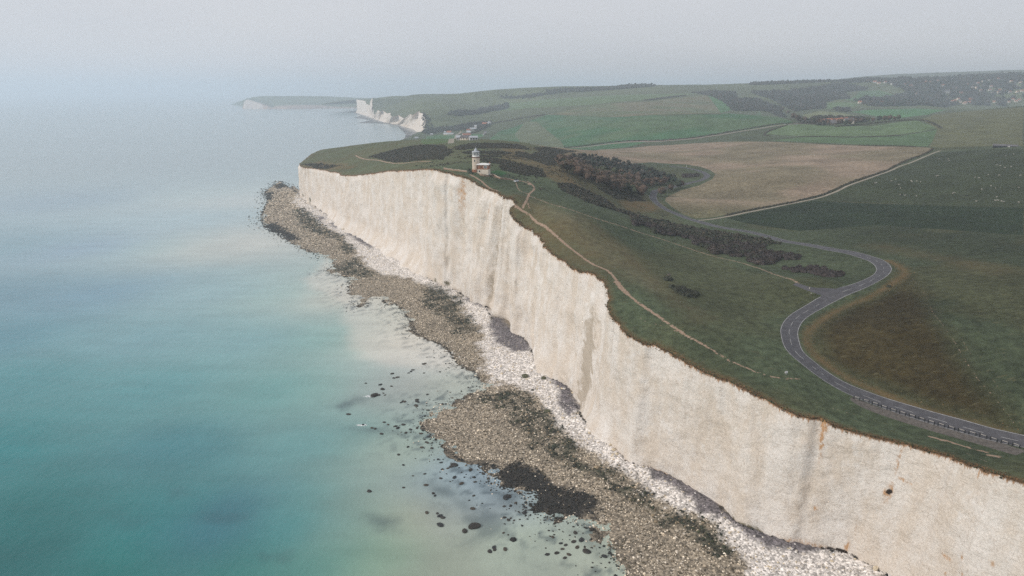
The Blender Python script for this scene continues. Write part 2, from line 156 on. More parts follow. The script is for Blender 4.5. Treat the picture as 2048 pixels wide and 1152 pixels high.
BGH = [(-178.6,1990.2),(-168,1916.2),(-180.7,1923.1),(-106.4,2049.4),(-113.1,2040.2),(-121.8,2042.6),(-126.7,2029.7),(-120.4,1927.5),(-113.7,1883.5),(-114.4,1731.4),(-110.7,1750.7),(-119.3,1713.9),(-52.3,774.8),(-57.5,779.1),(-42.8,769.6),(-82.7,2143.6),(-68.3,2113.5),(-227.5,1978.6),(-251.9,1840.7),(-194.3,2031.3),(-69.6,1814.9),(-68.9,1747.7)]
BARN = [(536.9,770.7),(535.8,740.1)]
SHEEP = [(434.7,704),(436.6,692.3),(428.3,677.3),(427.2,607.6),(424.4,599.7),(341.5,606.8),(326,582.8),(319.3,577.1),(305.8,576.7),(306.6,576),(330.4,567.6),(328.8,563.4),(332.2,562.7),(332.8,558.1),(315.5,558.1),(309.7,544.8),(297.3,522.1),(297.4,520.5),(298.5,517.7),(302.1,509),(359.1,579.8),(356.5,577.3),(400.3,624.3),(371.2,550.5),(371,545.3),(386.4,557.5),(355.4,507.6),(352.3,497.9),(389,548.8),(334.8,470.2),(326.4,453.1),(326.5,451.1),(325.7,458.5),(330.8,443.8),(365.1,492.2),(397.4,537.3),(324.8,486.6),(324.6,500.8),(316.7,463.7),(326.8,457.5),(469,657.9),(424.3,586.1),(480.5,663.6),(343.7,499.9),(323.2,500.1),(418.1,584.4)]
LH = [(-22.9,438.3),(-17.1,430.9)]
CAR = [(2.7,430.9)]
WALL = [[(-44.5,450.1),(-39.5,445.5),(-34.5,443),(-27.8,436.4)],
  [(-13.4,429.4),(-12.2,433.3),(-9.9,431.2),(-7.6,428.3),(-3.8,431.2),(0.3,433.5)],
  [(-20.5,429.1),(-19.5,425.2),(-16.6,425.1),(-13.4,427)]]
SHRUB = [(-27.8,444.2),(-26.1,434.9),(-25,430.8),(-24.1,438.7),(-26.8,432.3),(-13.1,428.4)]
MARK = [(85.4,196.9),(121.6,265.9),(122.3,269.5),(68.6,287.8),(-65.4,497.8),(176.5,644.9),(206.5,815.8)]
KR = [(103.3,190),(106.9,188.1),(109.6,185.9),(111.4,183.7),(114.1,180.8),(116.9,177.7),(118.6,175.2),(121.1,172.3),(124.1,168),(125.9,166.2),(127.7,163.4),(129.1,161.1),(130.7,159.3),(131.6,157.2)]
LAYBY = [(102.4,189.3),(107.5,184.3),(112.9,179),(117.7,173.6),(122,168.2),(125.9,162.8),(129.7,155.1)]
WATER = [(-347.5,1026.5),(-339.8,970.5),(-327.7,901.3),(-302.3,841),(-272.8,734.8),(-245.9,664.1),(-225.4,636.9),(-197.5,594.6),(-177,568.6),(-157.8,546.4),(-145.2,532.5),(-139,512.9),(-140.8,497.5),(-132.2,485.8),(-118.1,477.4),(-110.3,439),(-103.3,424.1),(-95.5,409),(-91.5,415.3),(-89.4,426.3),(-84,421.8),(-77.9,409),(-74.2,413.2),(-66.5,395.9),(-61.3,383.5),(-54,358.3),(-44.4,347.1),(-36.6,339.6),(-32,328.8),(-28,315.3),(-19,304.6),(-14.3,291.1),(-18.7,278.6),(-26.8,269.5),(-34.2,270.5),(-36.9,257.2),(-38.4,252.8),(-34.5,244.2),(-30.7,238.9),(-26.4,232),(-19.4,222.5),(-10.7,219.3),(-8.3,207.5),(-3.7,204.4),(2.7,200.5),(4.3,188.7),(10.3,186.9),(18.7,184.5),(25.5,180.5),(27.9,173.5),(28.6,167.6),(30.5,162.1),(32.4,157.4),(36.5,150.7)]
WEED = [[(-244,759.7),(-236.2,770.8),(-205.8,708.5),(-176.1,647),(-151.3,608.9),(-148.7,591.4),(-166.3,608.9),(-189.8,639),(-214.9,680.8)],
  [(-149.4,588),(-137.7,581.3),(-130.1,547.1),(-140.3,550)],
  [(-139.8,501),(-137.4,516.4),(-125.6,532.7),(-111.1,501),(-97.5,481.8),(-103.8,477.2),(-125.1,486.4)],
  [(-60,451.2),(-48.9,443.1),(-34.9,420.4),(-30,409.8),(-31.6,390),(-24.3,383.8),(-19,355.3),(-31.1,358),(-42.9,383.8),(-54.9,409.8)],
  [(0.2,281.1),(8.1,277.7),(8.6,272.8),(15,258.9),(17.5,244.8),(21.8,234.4),(25.9,226),(28.6,218),(34.2,212.6),(39.1,200.6),(36.1,198.7),(30.9,204.5),(23.3,210.6),(17.7,220.2),(11.5,226),(5.7,234.4),(1.5,248.8),(-1.9,263.4),(-8.1,266.4),(-16,272.8),(-12.8,279.4)],
  [(37.4,211.4),(42.5,204.9),(46.1,197.9),(48.2,189.8),(53.5,188.2),(57.8,185.1),(60.2,182.1),(61.8,175),(63.9,167.7),(60.7,168.3),(57.5,172.3),(53.3,179.9),(47.2,180.7),(43.1,187.4),(38.8,194.6),(34.2,203.1)]]
MILK = [(-149.9,539.8),(-149.7,475.1),(-137.7,449.1),(-121.4,433.6),(-107.9,414.8),(-96,373.2),(-85,340.9),(-72.3,320.5),(-61.5,310.7),(-43.2,308.8),(-28.8,305.8),(-19,303.9),(-21.3,323.1),(-36.4,348.5),(-52.6,368.9),(-70.1,416.9),(-116,471)]
BLACK = [[(-8.6,219.1),(3.1,218.6),(9.2,211.6),(16,203.5),(26.3,197.8),(24.3,188.8),(18.9,185.2),(9.9,187.9),(3.8,191.4),(2.3,203.5),(-4.8,205.5)],
  [(-253.2,680.8),(-242.9,689.8),(-193.4,608.9),(-200.1,601.8),(-228,631.2)],
  [(-328.8,901.5),(-321,916.9),(-296.4,837.8),(-307.1,851.2)],
  [(-341.2,984.1),(-328.2,1051.1),(-310.3,984.1),(-322.3,941)]]
WHITE = [[(-280.9,901.5),(-261.8,844.5),(-223,770.8),(-182.7,699.1),(-147.4,639),(-117.8,574.8),(-93.9,550),(-62.2,511.2),(-53.1,472.6),(-35.9,447.1),(-32,424),(-24.3,420.4),(-13,396.4),(-11.5,380.8),(-4.5,360.7),(4.6,350.1),(9.6,332.8),(-2.4,321.4),(-11.9,332.8),(-18.2,358),(-27.3,383.8),(-31.8,406.4),(-50.3,435.3),(-73.8,468.2),(-95.1,481.8),(-113.2,511.2),(-130.7,556),(-156.1,616.2),(-188.5,663.5),(-223.7,728.2),(-260.2,806)],
  [(5.6,352.1),(9.2,333.2),(18.6,307.6),(25.5,286.9),(25.8,274.4),(28.4,260.1),(29.5,247.1),(39,235.1),(38.6,228.4),(25.3,228.4),(19.8,243.4),(14.6,257.4),(9,274.4),(1.9,285.3),(-10.4,293.5),(-14.7,315.1),(-18.9,339.7),(-9.9,358.1)],
  [(38.3,231.9),(42.7,221.2),(52.2,208.6),(64.8,198.8),(65.4,185.9),(70,182.9),(74.8,178.5),(80.4,175.7),(97.3,169.6),(103,160),(95.6,153.3),(68,153.3),(66.6,163.3),(64,173.6),(62.5,182.1),(55.9,186.6),(49.4,190.5),(44.5,199.6),(38.7,209.5),(31.2,223.3),(23.9,231.9),(25.5,249.6),(30.7,243.4)]]
SHING = [[(-24.6,416.1),(-15.7,403.8),(-17.3,397.9),(-29.1,413)],
  [(-12.2,378.3),(-5.7,377),(-4.7,362.9),(5.6,351),(8.9,337.5),(7.5,324.9),(1.4,327),(-7.1,339.7),(-12.6,365.4)],
  [(17.6,290.2),(24.4,289.4),(25.6,279),(25.2,267.1),(27.4,260.1),(23.5,253.5),(21,260.1),(22.1,275.9)],
  [(47.2,214.2),(53.3,208.6),(56.3,204),(64.2,200.1),(65.8,193.8),(65.6,185.1),(69.8,184),(75.3,181.4),(74.4,178.5),(80.4,175.7),(90.1,173.6),(97.3,169.6),(92.5,168.3),(81.6,167.7),(74.3,170.9),(69.5,178.5),(63.8,185.1),(59.3,189),(59.8,194.6),(55.4,200.5),(49.8,206.7)],
  [(-156.6,631.2),(-145.6,623.6),(-121.9,581.3),(-118.1,562.2),(-130.5,581.3)],
  [(-184.9,680.8),(-170.6,663.5),(-168.2,647)],
  [(-206.8,718.2),(-195.9,703.8),(-196.9,694.4)]]
SEAROCK = [(-61.1,278,3),(-57.6,280.5,1),(-68,259.6,1.2),(-60.4,250.5,1),(-48.2,202.6,1.4),(-37,204.8,1),(-29.5,206.3,1.4),(-25.8,200,1),(-26.5,201.4,1),(-12.8,200,1),(-12.7,192.6,1.5),(-23,188.7,1.5),(-21.9,187.8,1.3),(-23.9,190,1),(-27.3,190.4,1.3),(-22.3,184,2),(-11.7,183.2,3),(-14.5,180.8,1.9),(-17.4,207.3,1.5),(-20.2,211.2,1.5),(-24.9,210.6,1),(-30.8,213.5,1),(-34.8,212.2,0.7),(-39.3,219.4,1),(-42.2,226.8,1.1),(-34.1,232,1),(-32.4,235.6,1),(-27.1,223.4,1),(-20.9,219.4,2.2),(-21.9,218.3,1.5),(-23,217.2,1),(-25.7,221.1,1),(-14.8,216.1,1.4),(-10.1,213.5,1.3),(-8.3,210.3,1),(-2,199,2.4),(-0.9,199.5,1.5),(-2.5,193.9,1),(1.2,195.8,1),(4,190.4,1.6),(-2.4,187.8,1),(-1.1,186.5,1.2),(-2.6,180,0.8),(-5.4,173.1,1.3),(-6.5,171.2,1.3),(-5.1,172,1.2),(-2,172.2,1.4),(10.3,169.8,1.2),(13.1,170.5,1.2),(15.3,168.3,1.1),(16.6,169.8,1.2),(14.6,174.9,1),(16,174.2,1),(18.5,175.7,1.4),(19.3,173.1,1.3),(21,176.5,1.7),(22,171.2,2),(19.4,180,1.4),(12.4,177.9,1),(26.9,169.1,1.5),(-47.7,272.2,1),(-41.6,273.9,1.5),(-41.1,267.5,1.5),(-40.9,271.4,1.2),(-37.9,278.8,0.8),(-52.2,252.6,1.2),(-50.2,250.5,1),(-45.9,247.7,1.6),(-42,243.7,1.2),(-38.1,247.7,1.2),(-35.9,243,1.3),(-32.7,240.4,1.2),(-51.4,242.8,1.3),(-54.8,247.1,1.3),(-56.2,247.7,1.2),(-40.5,246.4,1.3),(-44,250.5,1.4),(-0.4,187.4,0.8),(14.9,172.3,1),(4.3,193.1,1),(-57.3,302.5,1.5),(-55.7,297.2,1.4),(-54.1,298.1,1.6),(-60.6,289.6,1.6),(-58.7,284.8,1.8),(-59.5,278.5,1.8),(-56.5,278.5,1),(-48.8,305.1,1.3),(-48,307,1.3),(-43.9,314.4,1.6),(-42.2,303.3,1),(-37.6,279.3,1),(-41.6,272.5,1.6),(-41.3,268.2,1.6),(-46.7,271.8,1.4),(-48.1,271,1.2),(-68.6,259.8,1.4),(-33,236.1,1.2),(-34.2,232.1,1.3),(-49.6,303.3,1.1),(-67.7,291.3,1),(-55.2,288,1.2),(-43,315.4,1.2)]
BIGROCK = [(6.1,293.8,2.6),(14.5,289.6,2),(14.6,257.5,2.2)]
SEAC = [(-147,166,0.002,0.088,0.088),(-111,166,0.002,0.149,0.129),(-75,166,0.002,0.143,0.122),(-54,166,0.022,0.207,0.19),(-39,166,0.224,0.362,0.233),(-18,166,0.263,0.266,0.202),(11,166,0.203,0.235,0.203),(22,165,0.48,0.521,0.417),(-161,185,0.002,0.144,0.142),(-114,185,0.019,0.192,0.2),(-90,185,0.021,0.115,0.194),(-66,185,0.019,0.259,0.283),(-51,185,0.124,0.23,0.213),(-35,185,0.496,0.501,0.317),(-26,184,0.307,0.26,0.241),(-4,178,0.619,0.729,0.54),(-7,189,0.15,0.186,0.325),(-193,230,0.005,0.186,0.196),(-127,230,0.032,0.179,0.213),(-80,230,0.101,0.294,0.303),(-61,230,0.11,0.253,0.243),(-46,230,0.432,0.471,0.368),(-21,197,0.241,0.337,0.345),(-11,210,0.262,0.356,0.46),(-232,284,0.038,0.221,0.239),(-164,284,0.076,0.261,0.278),(-107,284,0.095,0.29,0.285),(-85,284,0.19,0.376,0.335),(-51,284,0.283,0.285,0.272),(-29,289,0.409,0.445,0.385),(-278,348,0.058,0.217,0.272),(-197,348,0.152,0.315,0.35),(-142,348,0.163,0.339,0.362),(-99,348,0.094,0.322,0.309),(-80,348,0.31,0.402,0.342),(-61,348,0.786,0.682,0.562),(-37,323,0.8,0.8,0.8),(-340,434,0.082,0.211,0.271),(-273,434,0.122,0.266,0.356),(-207,434,0.246,0.397,0.422),(-141,434,0.146,0.395,0.398),(-124,434,0.7,0.57,0.45),(-440,573,0.152,0.29,0.335),(-354,573,0.172,0.289,0.411),(-311,573,0.332,0.486,0.466),(-268,573,0.461,0.477,0.419),(-234,597,0.531,0.525,0.467),(-353,708,0.336,0.46,0.492),(-542,844,0.202,0.311,0.379),(-406,887,0.38,0.482,0.472),(-338,844,0.468,0.513,0.49)]
SEAP = [[(-14.1,187),(-8.7,191.3),(-2.4,187.8),(0.1,184.5),(-3.3,179.6),(-8.6,176.5),(-14.7,172.7),(-17.6,173.4),(-11.3,180.4)],
  [(-27,206.3),(-21.4,205.3),(-17.7,200.4),(-20.9,199.5),(-25.4,201.4)],
  [(-19.1,197.6),(-15.3,196.7),(-15.7,194.4),(-17.8,195.3)],
  [(-13.1,215.6),(-7.1,209.3),(-4.8,203.3),(1.8,201.4),(3.3,191.3),(-2.5,193.9),(-7.8,195.8),(-4.7,201.4),(-12.5,205.3),(-15.6,209.3)],
  [(15.7,182.8),(23.5,181.2),(27.6,174.2),(28.8,169.1),(25.1,169.8),(20.9,174.9)],
  [(-98.5,190.4),(-82.4,191.3),(-81.8,186.7),(-88.5,183.2),(-98.8,185)],
  [(-124.4,187.6),(-113.1,186.7),(-111.3,183.2),(-121.3,184.1)],
  [(-74,170.9),(-67.8,170.2),(-66.9,167.5),(-71,167.9)],
  [(-45.8,189.5),(-35.7,184.5),(-32.9,179.6),(-40.1,181.2)],
  [(-118.2,206.2),(-106.4,202),(-113.6,199)],
  [(-78.4,266.7),(-69,278.5),(-65.1,275.5),(-72.1,263.9)],
  [(-66.5,248),(-52.3,248),(-31.3,240.7),(-38.4,241.9),(-53.9,244.3)]]
FBEACH = [(-1078.3,4690.9),(-914.2,4125.6),(-830.7,3870.7),(-788.8,3508.8),(-655.3,3264.3),(-650.8,2954.7),(-541.2,2931.5),(-451.2,2737.9),(-367.3,2356.3),(-324.7,2138.7),(-299.8,1916.7),(-272,1687.8),(-262,1460),(-240,1480),(-235.5,1670.6),(-253.5,1899.4),(-280.1,2199),(-307.3,2310.8),(-389.1,2608.4),(-479.6,2874.9),(-550.4,3042),(-653.7,3377.9),(-763.7,3757.2),(-887.1,4136.6),(-978.8,4434.7)]
HEAD = [(-2050.6,5377.5,-2059.9,5402.5,1.2,-2393.1,6277.5,-15.3),(-2035.3,5377.5,-2039.4,5402.5,49.3,-2369.2,6277.5,40.5),(-1999.4,5332.2,-2001.3,5357.2,68.2,-2327.6,6232.2,64.5),(-1950.7,5302.3,-1953.7,5327.3,57.7,-2271.3,6202.3,77.4),(-1878.6,5258.2,-1883.4,5283.2,40.2,-2189.3,6158.2,84.1),(-1812.7,5229.2,-1819.4,5254.2,19.2,-2113.9,6129.2,86.8),(-1775.7,5229.2,-1783.8,5254.2,3,-2070.5,6129.2,88.5),(-1744.5,5258.2,-1751.3,5283.2,15,-2032.5,6158.2,88.3),(-1655,5258.2,-1661.1,5283.2,18.6,-1928.3,6158.2,88.3),(-1556,5302.3,-1561.7,5327.3,19.5,-1810.9,6202.3,88),(-1463.6,5377.5,-1469.1,5402.5,16.1,-1700.1,6277.5,86.2),(-1406.9,5423.7,-1412.8,5448.7,7.6,-1632.5,6323.7,84.6),(-1329.9,5454.9,-1335.8,5479.9,1.3,-1542.2,6354.9,80.5),(-1206.2,5454.9,-1211.6,5479.9,1.3,-1399.3,6354.9,71.8),(-1020.6,5454.9,-1025.2,5479.9,1.3,-1184.3,6354.9,65.3)]
STAINS_SHADE = [(86.2,172.6,35.7,0.6,7,0,1),(86.6,173.8,39.7,0.9,3,0,0.8),(101.7,160.2,35.9,0.35,6,0,0.8),(101.2,161.5,26,0.55,0.7,1,3),(101.4,161.6,26.3,1,2.4,0,0.9),(100.3,160.7,23.4,0.5,2,0,0.5),(103.4,158.6,30.4,1.3,0.5,0,1),(95.6,168.1,5.7,0.6,1.8,0,1.3),(86,170.7,14.7,0.8,0.8,0,1.2),(111,146.7,17.9,1.3,0.7,0,0.7),(110,143.3,20.7,0.5,0.8,0,0.8),(112.9,135.9,23.8,0.6,1.1,0,0.7),(109.8,145.5,14,0.4,1.1,0,0.8),(110.9,142.2,16.7,0.35,1.1,0,0.8),(111.9,145.3,41.9,0.25,2.5,0,1),(95.8,165.6,11.3,0.35,3,0,0.5),(105,153.9,28.7,1.5,6,0,0.25),(-176.4,690.8,42.3,1.2,9,0,1),(-177.4,693,6.8,1.2,9,0,0.7),(-30.8,423.7,69.1,3.2,14,0,0.75),(-57.6,469.9,70.4,4,14,0,0.4),(-11.3,392.9,63.1,0.8,6,0,0.8),(-131,608.4,45.3,2,14,0,0.35),(-214.9,761.4,12.8,2,12,0,0.3),(6.9,348.5,39.3,2,14,0,0.3),(-19.1,404.9,61.7,1.4,14,0,0.35),(-5.3,376.8,50.8,1.4,24,2,0.9),(-6.1,379.3,16.3,1.6,12,2,1),(34.5,277.5,24.2,4.2,17,2,1.5),(33,280.1,4.2,3.6,10,2,1.2),(33.4,281,50.7,7,3.5,0,0.3),(22.2,302.1,37,3,12,0,0.22),(36.4,237.6,44.3,0.3,9,2,1.2),(-53.3,460.8,24.4,0.8,9,2,0.35),(39.2,229.5,30.9,7,3,2,0.4),(-58.2,470,13.1,0.8,4,2,0.6),(-106.7,566.2,0.2,0.8,3,2,1),(-40.7,440.1,39.2,6,14,2,0.15),(15.2,325.7,32.4,1,14,2,0.7),(60.6,199.6,28.1,14,6,2,0.28),(82.7,173,22.7,10,5,2,0.3),(70,183.7,2,4.5,2,1,1.1),(73.9,183.5,1.2,2,1.6,1,1.2),(78.6,175.3,1.8,4,0.8,1,0.9),(52,208.9,2.8,6,0.8,0,1.1),(82.9,171.8,3.9,6,1.2,0,0.5),(-41.4,438.8,5.8,4.5,1.6,1,1.1),(-49.8,454.8,3.8,1.5,3,1,0.8),(-30.3,420.9,1.5,2.5,1.2,1,0.8),(0.3,358.3,1.1,4.5,1.3,1,1),(21.1,303.1,-2.7,3,1,1,0.9),(-246.2,806.2,9.4,5,3.4,1,0.9),(-227.4,781,8.6,3,4,1,0.8),(92,167.4,3.4,2.6,0.8,1,3),(49.3,216.4,-0.2,4,0.6,0,0.8),(90.3,171.5,2.9,8,2.5,0,0.4)]

# ------------------------------------------------------------------ numeric helpers
def hsh(i, j, k, s):
    n = (i * 374761393 + j * 668265263 + k * 2147483647 + s * 1274126177) & 0xffffffff
    n = ((n ^ (n >> 13)) * 1274126177) & 0xffffffff
    n = n ^ (n >> 16)
    return (n & 0xffffff) / float(0xffffff)
def vnoise(x, y, s=0):
    x = np.asarray(x, float); y = np.asarray(y, float)
    xi = np.floor(x).astype(np.int64); yi = np.floor(y).astype(np.int64)
    fx = x - xi; fy = y - yi; fx = fx*fx*(3-2*fx); fy = fy*fy*(3-2*fy)
    a = hsh(xi, yi, 0, s); b = hsh(xi+1, yi, 0, s); c = hsh(xi, yi+1, 0, s); d = hsh(xi+1, yi+1, 0, s)
    return (a*(1-fx)+b*fx)*(1-fy)+(c*(1-fx)+d*fx)*fy
def fbm(x, y, s=0, o=4):
    r = 0; a = 0.5; t = 0
    for k in range(o):
        r = r + a*vnoise(x*2**k + 17.3*k, y*2**k - 9.1*k, s+k); t += a; a *= 0.5
    return r/t                                       # 0..1
def inpoly(x, y, poly):
    x = np.asarray(x, float); y = np.asarray(y, float); r = np.zeros(x.shape, bool)
    P = [tuple(p[:2]) for p in poly]
    for (x1, y1), (x2, y2) in zip(P, P[1:] + P[:1]):
        if y1 == y2: continue
        r ^= ((y1 > y) != (y2 > y)) & (x < (x2-x1)*(y-y1)/(y2-y1)+x1)
    return r
def dline(x, y, P, closed=False):
    P = [np.array(p[:2], float) for p in P]
    if closed: P = P + [P[0]]
    d = np.full(np.shape(x), 1e9)
    for a, b in zip(P[:-1], P[1:]):
        ab = b-a; l2 = ab@ab + 1e-12
        t = np.clip(((x-a[0])*ab[0]+(y-a[1])*ab[1])/l2, 0, 1)
        d = np.minimum(d, np.hypot(x-a[0]-t*ab[0], y-a[1]-t*ab[1]))
    return d
def sdp(x, y, P):                                    # positive inside
    d = dline(x, y, P, True); return np.where(inpoly(x, y, P), d, -d)
def sstep(a, b, x):
    t = np.clip((x-a)/(b-a), 0, 1); return t*t*(3-2*t)
def smooth(P, step=None, n=4):
    P = np.array([p[:2] for p in P], float); o = []
    for i in range(len(P)-1):
        p0 = P[max(i-1, 0)]; p1 = P[i]; p2 = P[i+1]; p3 = P[min(i+2, len(P)-1)]
        m = n if step is None else max(1, int(np.linalg.norm(p2-p1)/step(p1) if callable(step) else np.linalg.norm(p2-p1)/step))
        for k in range(m):
            t = k/m; o.append(0.5*((2*p1)+(-p0+p2)*t+(2*p0-5*p1+4*p2-p3)*t*t+(-p0+3*p1-3*p2+p3)*t**3))
    o.append(P[-1]); return np.array(o)
def resample(P, step):
    P = np.array(P, float); L = np.r_[0, np.cumsum(np.linalg.norm(np.diff(P[:, :2], axis=0), axis=1))]
    s = np.arange(0, L[-1], step); return np.c_[np.interp(s, L, P[:, 0]), np.interp(s, L, P[:, 1])]
def normals2(P):
    t = np.gradient(P, axis=0); t /= np.linalg.norm(t, axis=1)[:, None]+1e-9
    return np.c_[t[:, 1], -t[:, 0]]                  # right-hand side
def srgb(r, g, b):
    f = lambda c: (c/255/12.92) if c <= 10.3 else ((c/255+0.055)/1.055)**2.4
    return (f(r), f(g), f(b))

# thin-plate surface through control points, mostly image pixels unprojected at assumed heights
_CP = np.array(CP); _X = _CP[:, :2]/1000.0; _n = len(_X)
def _tps(r2): return np.where(r2 > 0, 0.5*r2*np.log(np.maximum(r2, 1e-12)), 0)
_K = _tps(((_X[:, None]-_X[None])**2).sum(-1)) + 2e-6*np.eye(_n)
_P = np.c_[np.ones(_n), _X]
_W = np.linalg.solve(np.block([[_K, _P], [_P.T, np.zeros((3, 3))]]), np.r_[_CP[:, 2], 0, 0, 0])
ROADS = smooth(ROAD, n=5)
def Z(x, y, bumps=True):
    x = np.asarray(x, float); y = np.asarray(y, float); sh = x.shape
    q = np.c_[x.ravel(), y.ravel()]; o = np.empty(len(q))
    for i in range(0, len(q), 8000):
        b = q[i:i+8000]/1000.0
        o[i:i+8000] = _tps(((b[:, None]-_X[None])**2).sum(-1))@_W[:-3] + _W[-3] + b@_W[-2:]
    if bumps:
        m = sstep(5, 16, dline(q[:, 0], q[:, 1], ROADS))
        o = o + m*(0.5*(fbm(q[:, 0]/14, q[:, 1]/14, 3, 3)-0.5) + 1.2*(fbm(q[:, 0]/60, q[:, 1]/60, 5, 2)-0.5))
    return np.maximum(o, 0.4).reshape(sh)

# ------------------------------------------------------------------ object helpers
def link(o, parent=None):
    COL.objects.link(o)
    if parent is not None: o.parent = parent
    return o
def mesh_np(name, V, Fc, mat, parent=None, smooth_=False, attrs=None, uv=None, kind=None):
    me = bpy.data.meshes.new(name); V = np.asarray(V, np.float32)
    if isinstance(Fc, np.ndarray):
        n, k = Fc.shape
        me.vertices.add(len(V)); me.vertices.foreach_set('co', V.ravel())
        me.loops.add(n*k); me.loops.foreach_set('vertex_index', Fc.astype(np.int32).ravel())
        me.polygons.add(n); me.polygons.foreach_set('loop_start', np.arange(0, n*k, k, dtype=np.int32))
        me.polygons.foreach_set('loop_total', np.full(n, k, np.int32))
        me.update(calc_edges=True); me.validate()
    else:
        me.from_pydata([tuple(map(float, v)) for v in V], [], Fc)
    if smooth_: me.polygons.foreach_set('use_smooth', np.ones(len(me.polygons), bool))
    for k, a in (attrs or {}).items():
        a = np.asarray(a, np.float32)
        if a.ndim == 2:
            at = me.attributes.new(k, 'FLOAT_COLOR', 'POINT'); at.data.foreach_set('color', np.c_[a[:, :3], np.ones(len(a))].astype(np.float32).ravel())
        else:
            at = me.attributes.new(k, 'FLOAT', 'POINT'); at.data.foreach_set('value', a)
    if uv is not None:
        ul = me.uv_layers.new(name='UVMap'); li = np.empty(len(me.loops), np.int32); me.loops.foreach_get('vertex_index', li)
        ul.data.foreach_set('uv', np.asarray(uv, np.float32)[li].ravel())
    if mat is not None: me.materials.append(mat)
    o = bpy.data.objects.new(name, me); link(o, parent)
    if kind: o['kind'] = kind
    return o
class MB:                                            # small mesh builder for things
    def __init__(s): s.v = []; s.f = []
    def add(s, v, f):
        n = len(s.v); s.v += [tuple(p) for p in v]; s.f += [tuple(i+n for i in q) for q in f]; return s
    def box(s, x0, x1, y0, y1, z0, z1):
        return s.add([(x0,y0,z0),(x1,y0,z0),(x1,y1,z0),(x0,y1,z0),(x0,y0,z1),(x1,y0,z1),(x1,y1,z1),(x0,y1,z1)],
                     [(0,3,2,1),(4,5,6,7),(0,1,5,4),(1,2,6,5),(2,3,7,6),(3,0,4,7)])
    def lathe(s, prof, n=24, cx=0, cy=0, cap=True):
        v = [(cx+r*math.cos(2*math.pi*k/n), cy+r*math.sin(2*math.pi*k/n), z) for r, z in prof for k in range(n)]
        f = [(j*n+k, j*n+(k+1)%n, (j+1)*n+(k+1)%n, (j+1)*n+k) for j in range(len(prof)-1) for k in range(n)]
        if cap: f += [tuple(range(n))[::-1], tuple((len(prof)-1)*n+k for k in range(n))]
        return s.add(v, f)
    def bar(s, a, b, w, h=None):
        a = Vector(a); b = Vector(b); h = h or w; d = (b-a).normalized()
        u = d.cross(Vector((0, 0, 1)));  u = u.normalized() if u.length > 1e-3 else Vector((1, 0, 0)); q = u.cross(d)
        c = [(-1,-1),(1,-1),(1,1),(-1,1)]
        return s.add([p + u*(i*w/2) + q*(j*h/2) for p in (a, b) for i, j in c], [(0,3,2,1),(4,5,6,7),(0,1,5,4),(1,2,6,5),(2,3,7,6),(3,0,4,7)])
    def build(s, name, mat, parent=None, smooth_=False):
        return mesh_np(name, np.array(s.v), s.f, mat, parent, smooth_)
def empty(name, loc, rz=0):
    o = bpy.data.objects.new(name, None); o.location = loc; o.rotation_euler = (0, 0, rz); o.empty_display_size = 0.5
    return link(o)
def tag(o, label, cat, group=None, kind=None):
    o['label'] = label; o['category'] = cat
    if group: o['group'] = group
    if kind: o['kind'] = kind
    return o
KIDS = {}
def copy_tree(o, loc, rz, scale=1.0, label=None):
    c = o.copy(); COL.objects.link(c); c.location = loc; c.rotation_euler = (0, 0, rz)
    c.scale = (scale,)*3 if not isinstance(scale, tuple) else scale
    if label: c['label'] = label
    if o.name not in KIDS: KIDS[o.name] = list(o.children)
    for ch in KIDS[o.name]:
        k = ch.copy(); COL.objects.link(k); k.parent = c
        if ch.name not in KIDS: KIDS[ch.name] = list(ch.children)
        for g in KIDS[ch.name]:
            d = g.copy(); COL.objects.link(d); d.parent = k
    return c

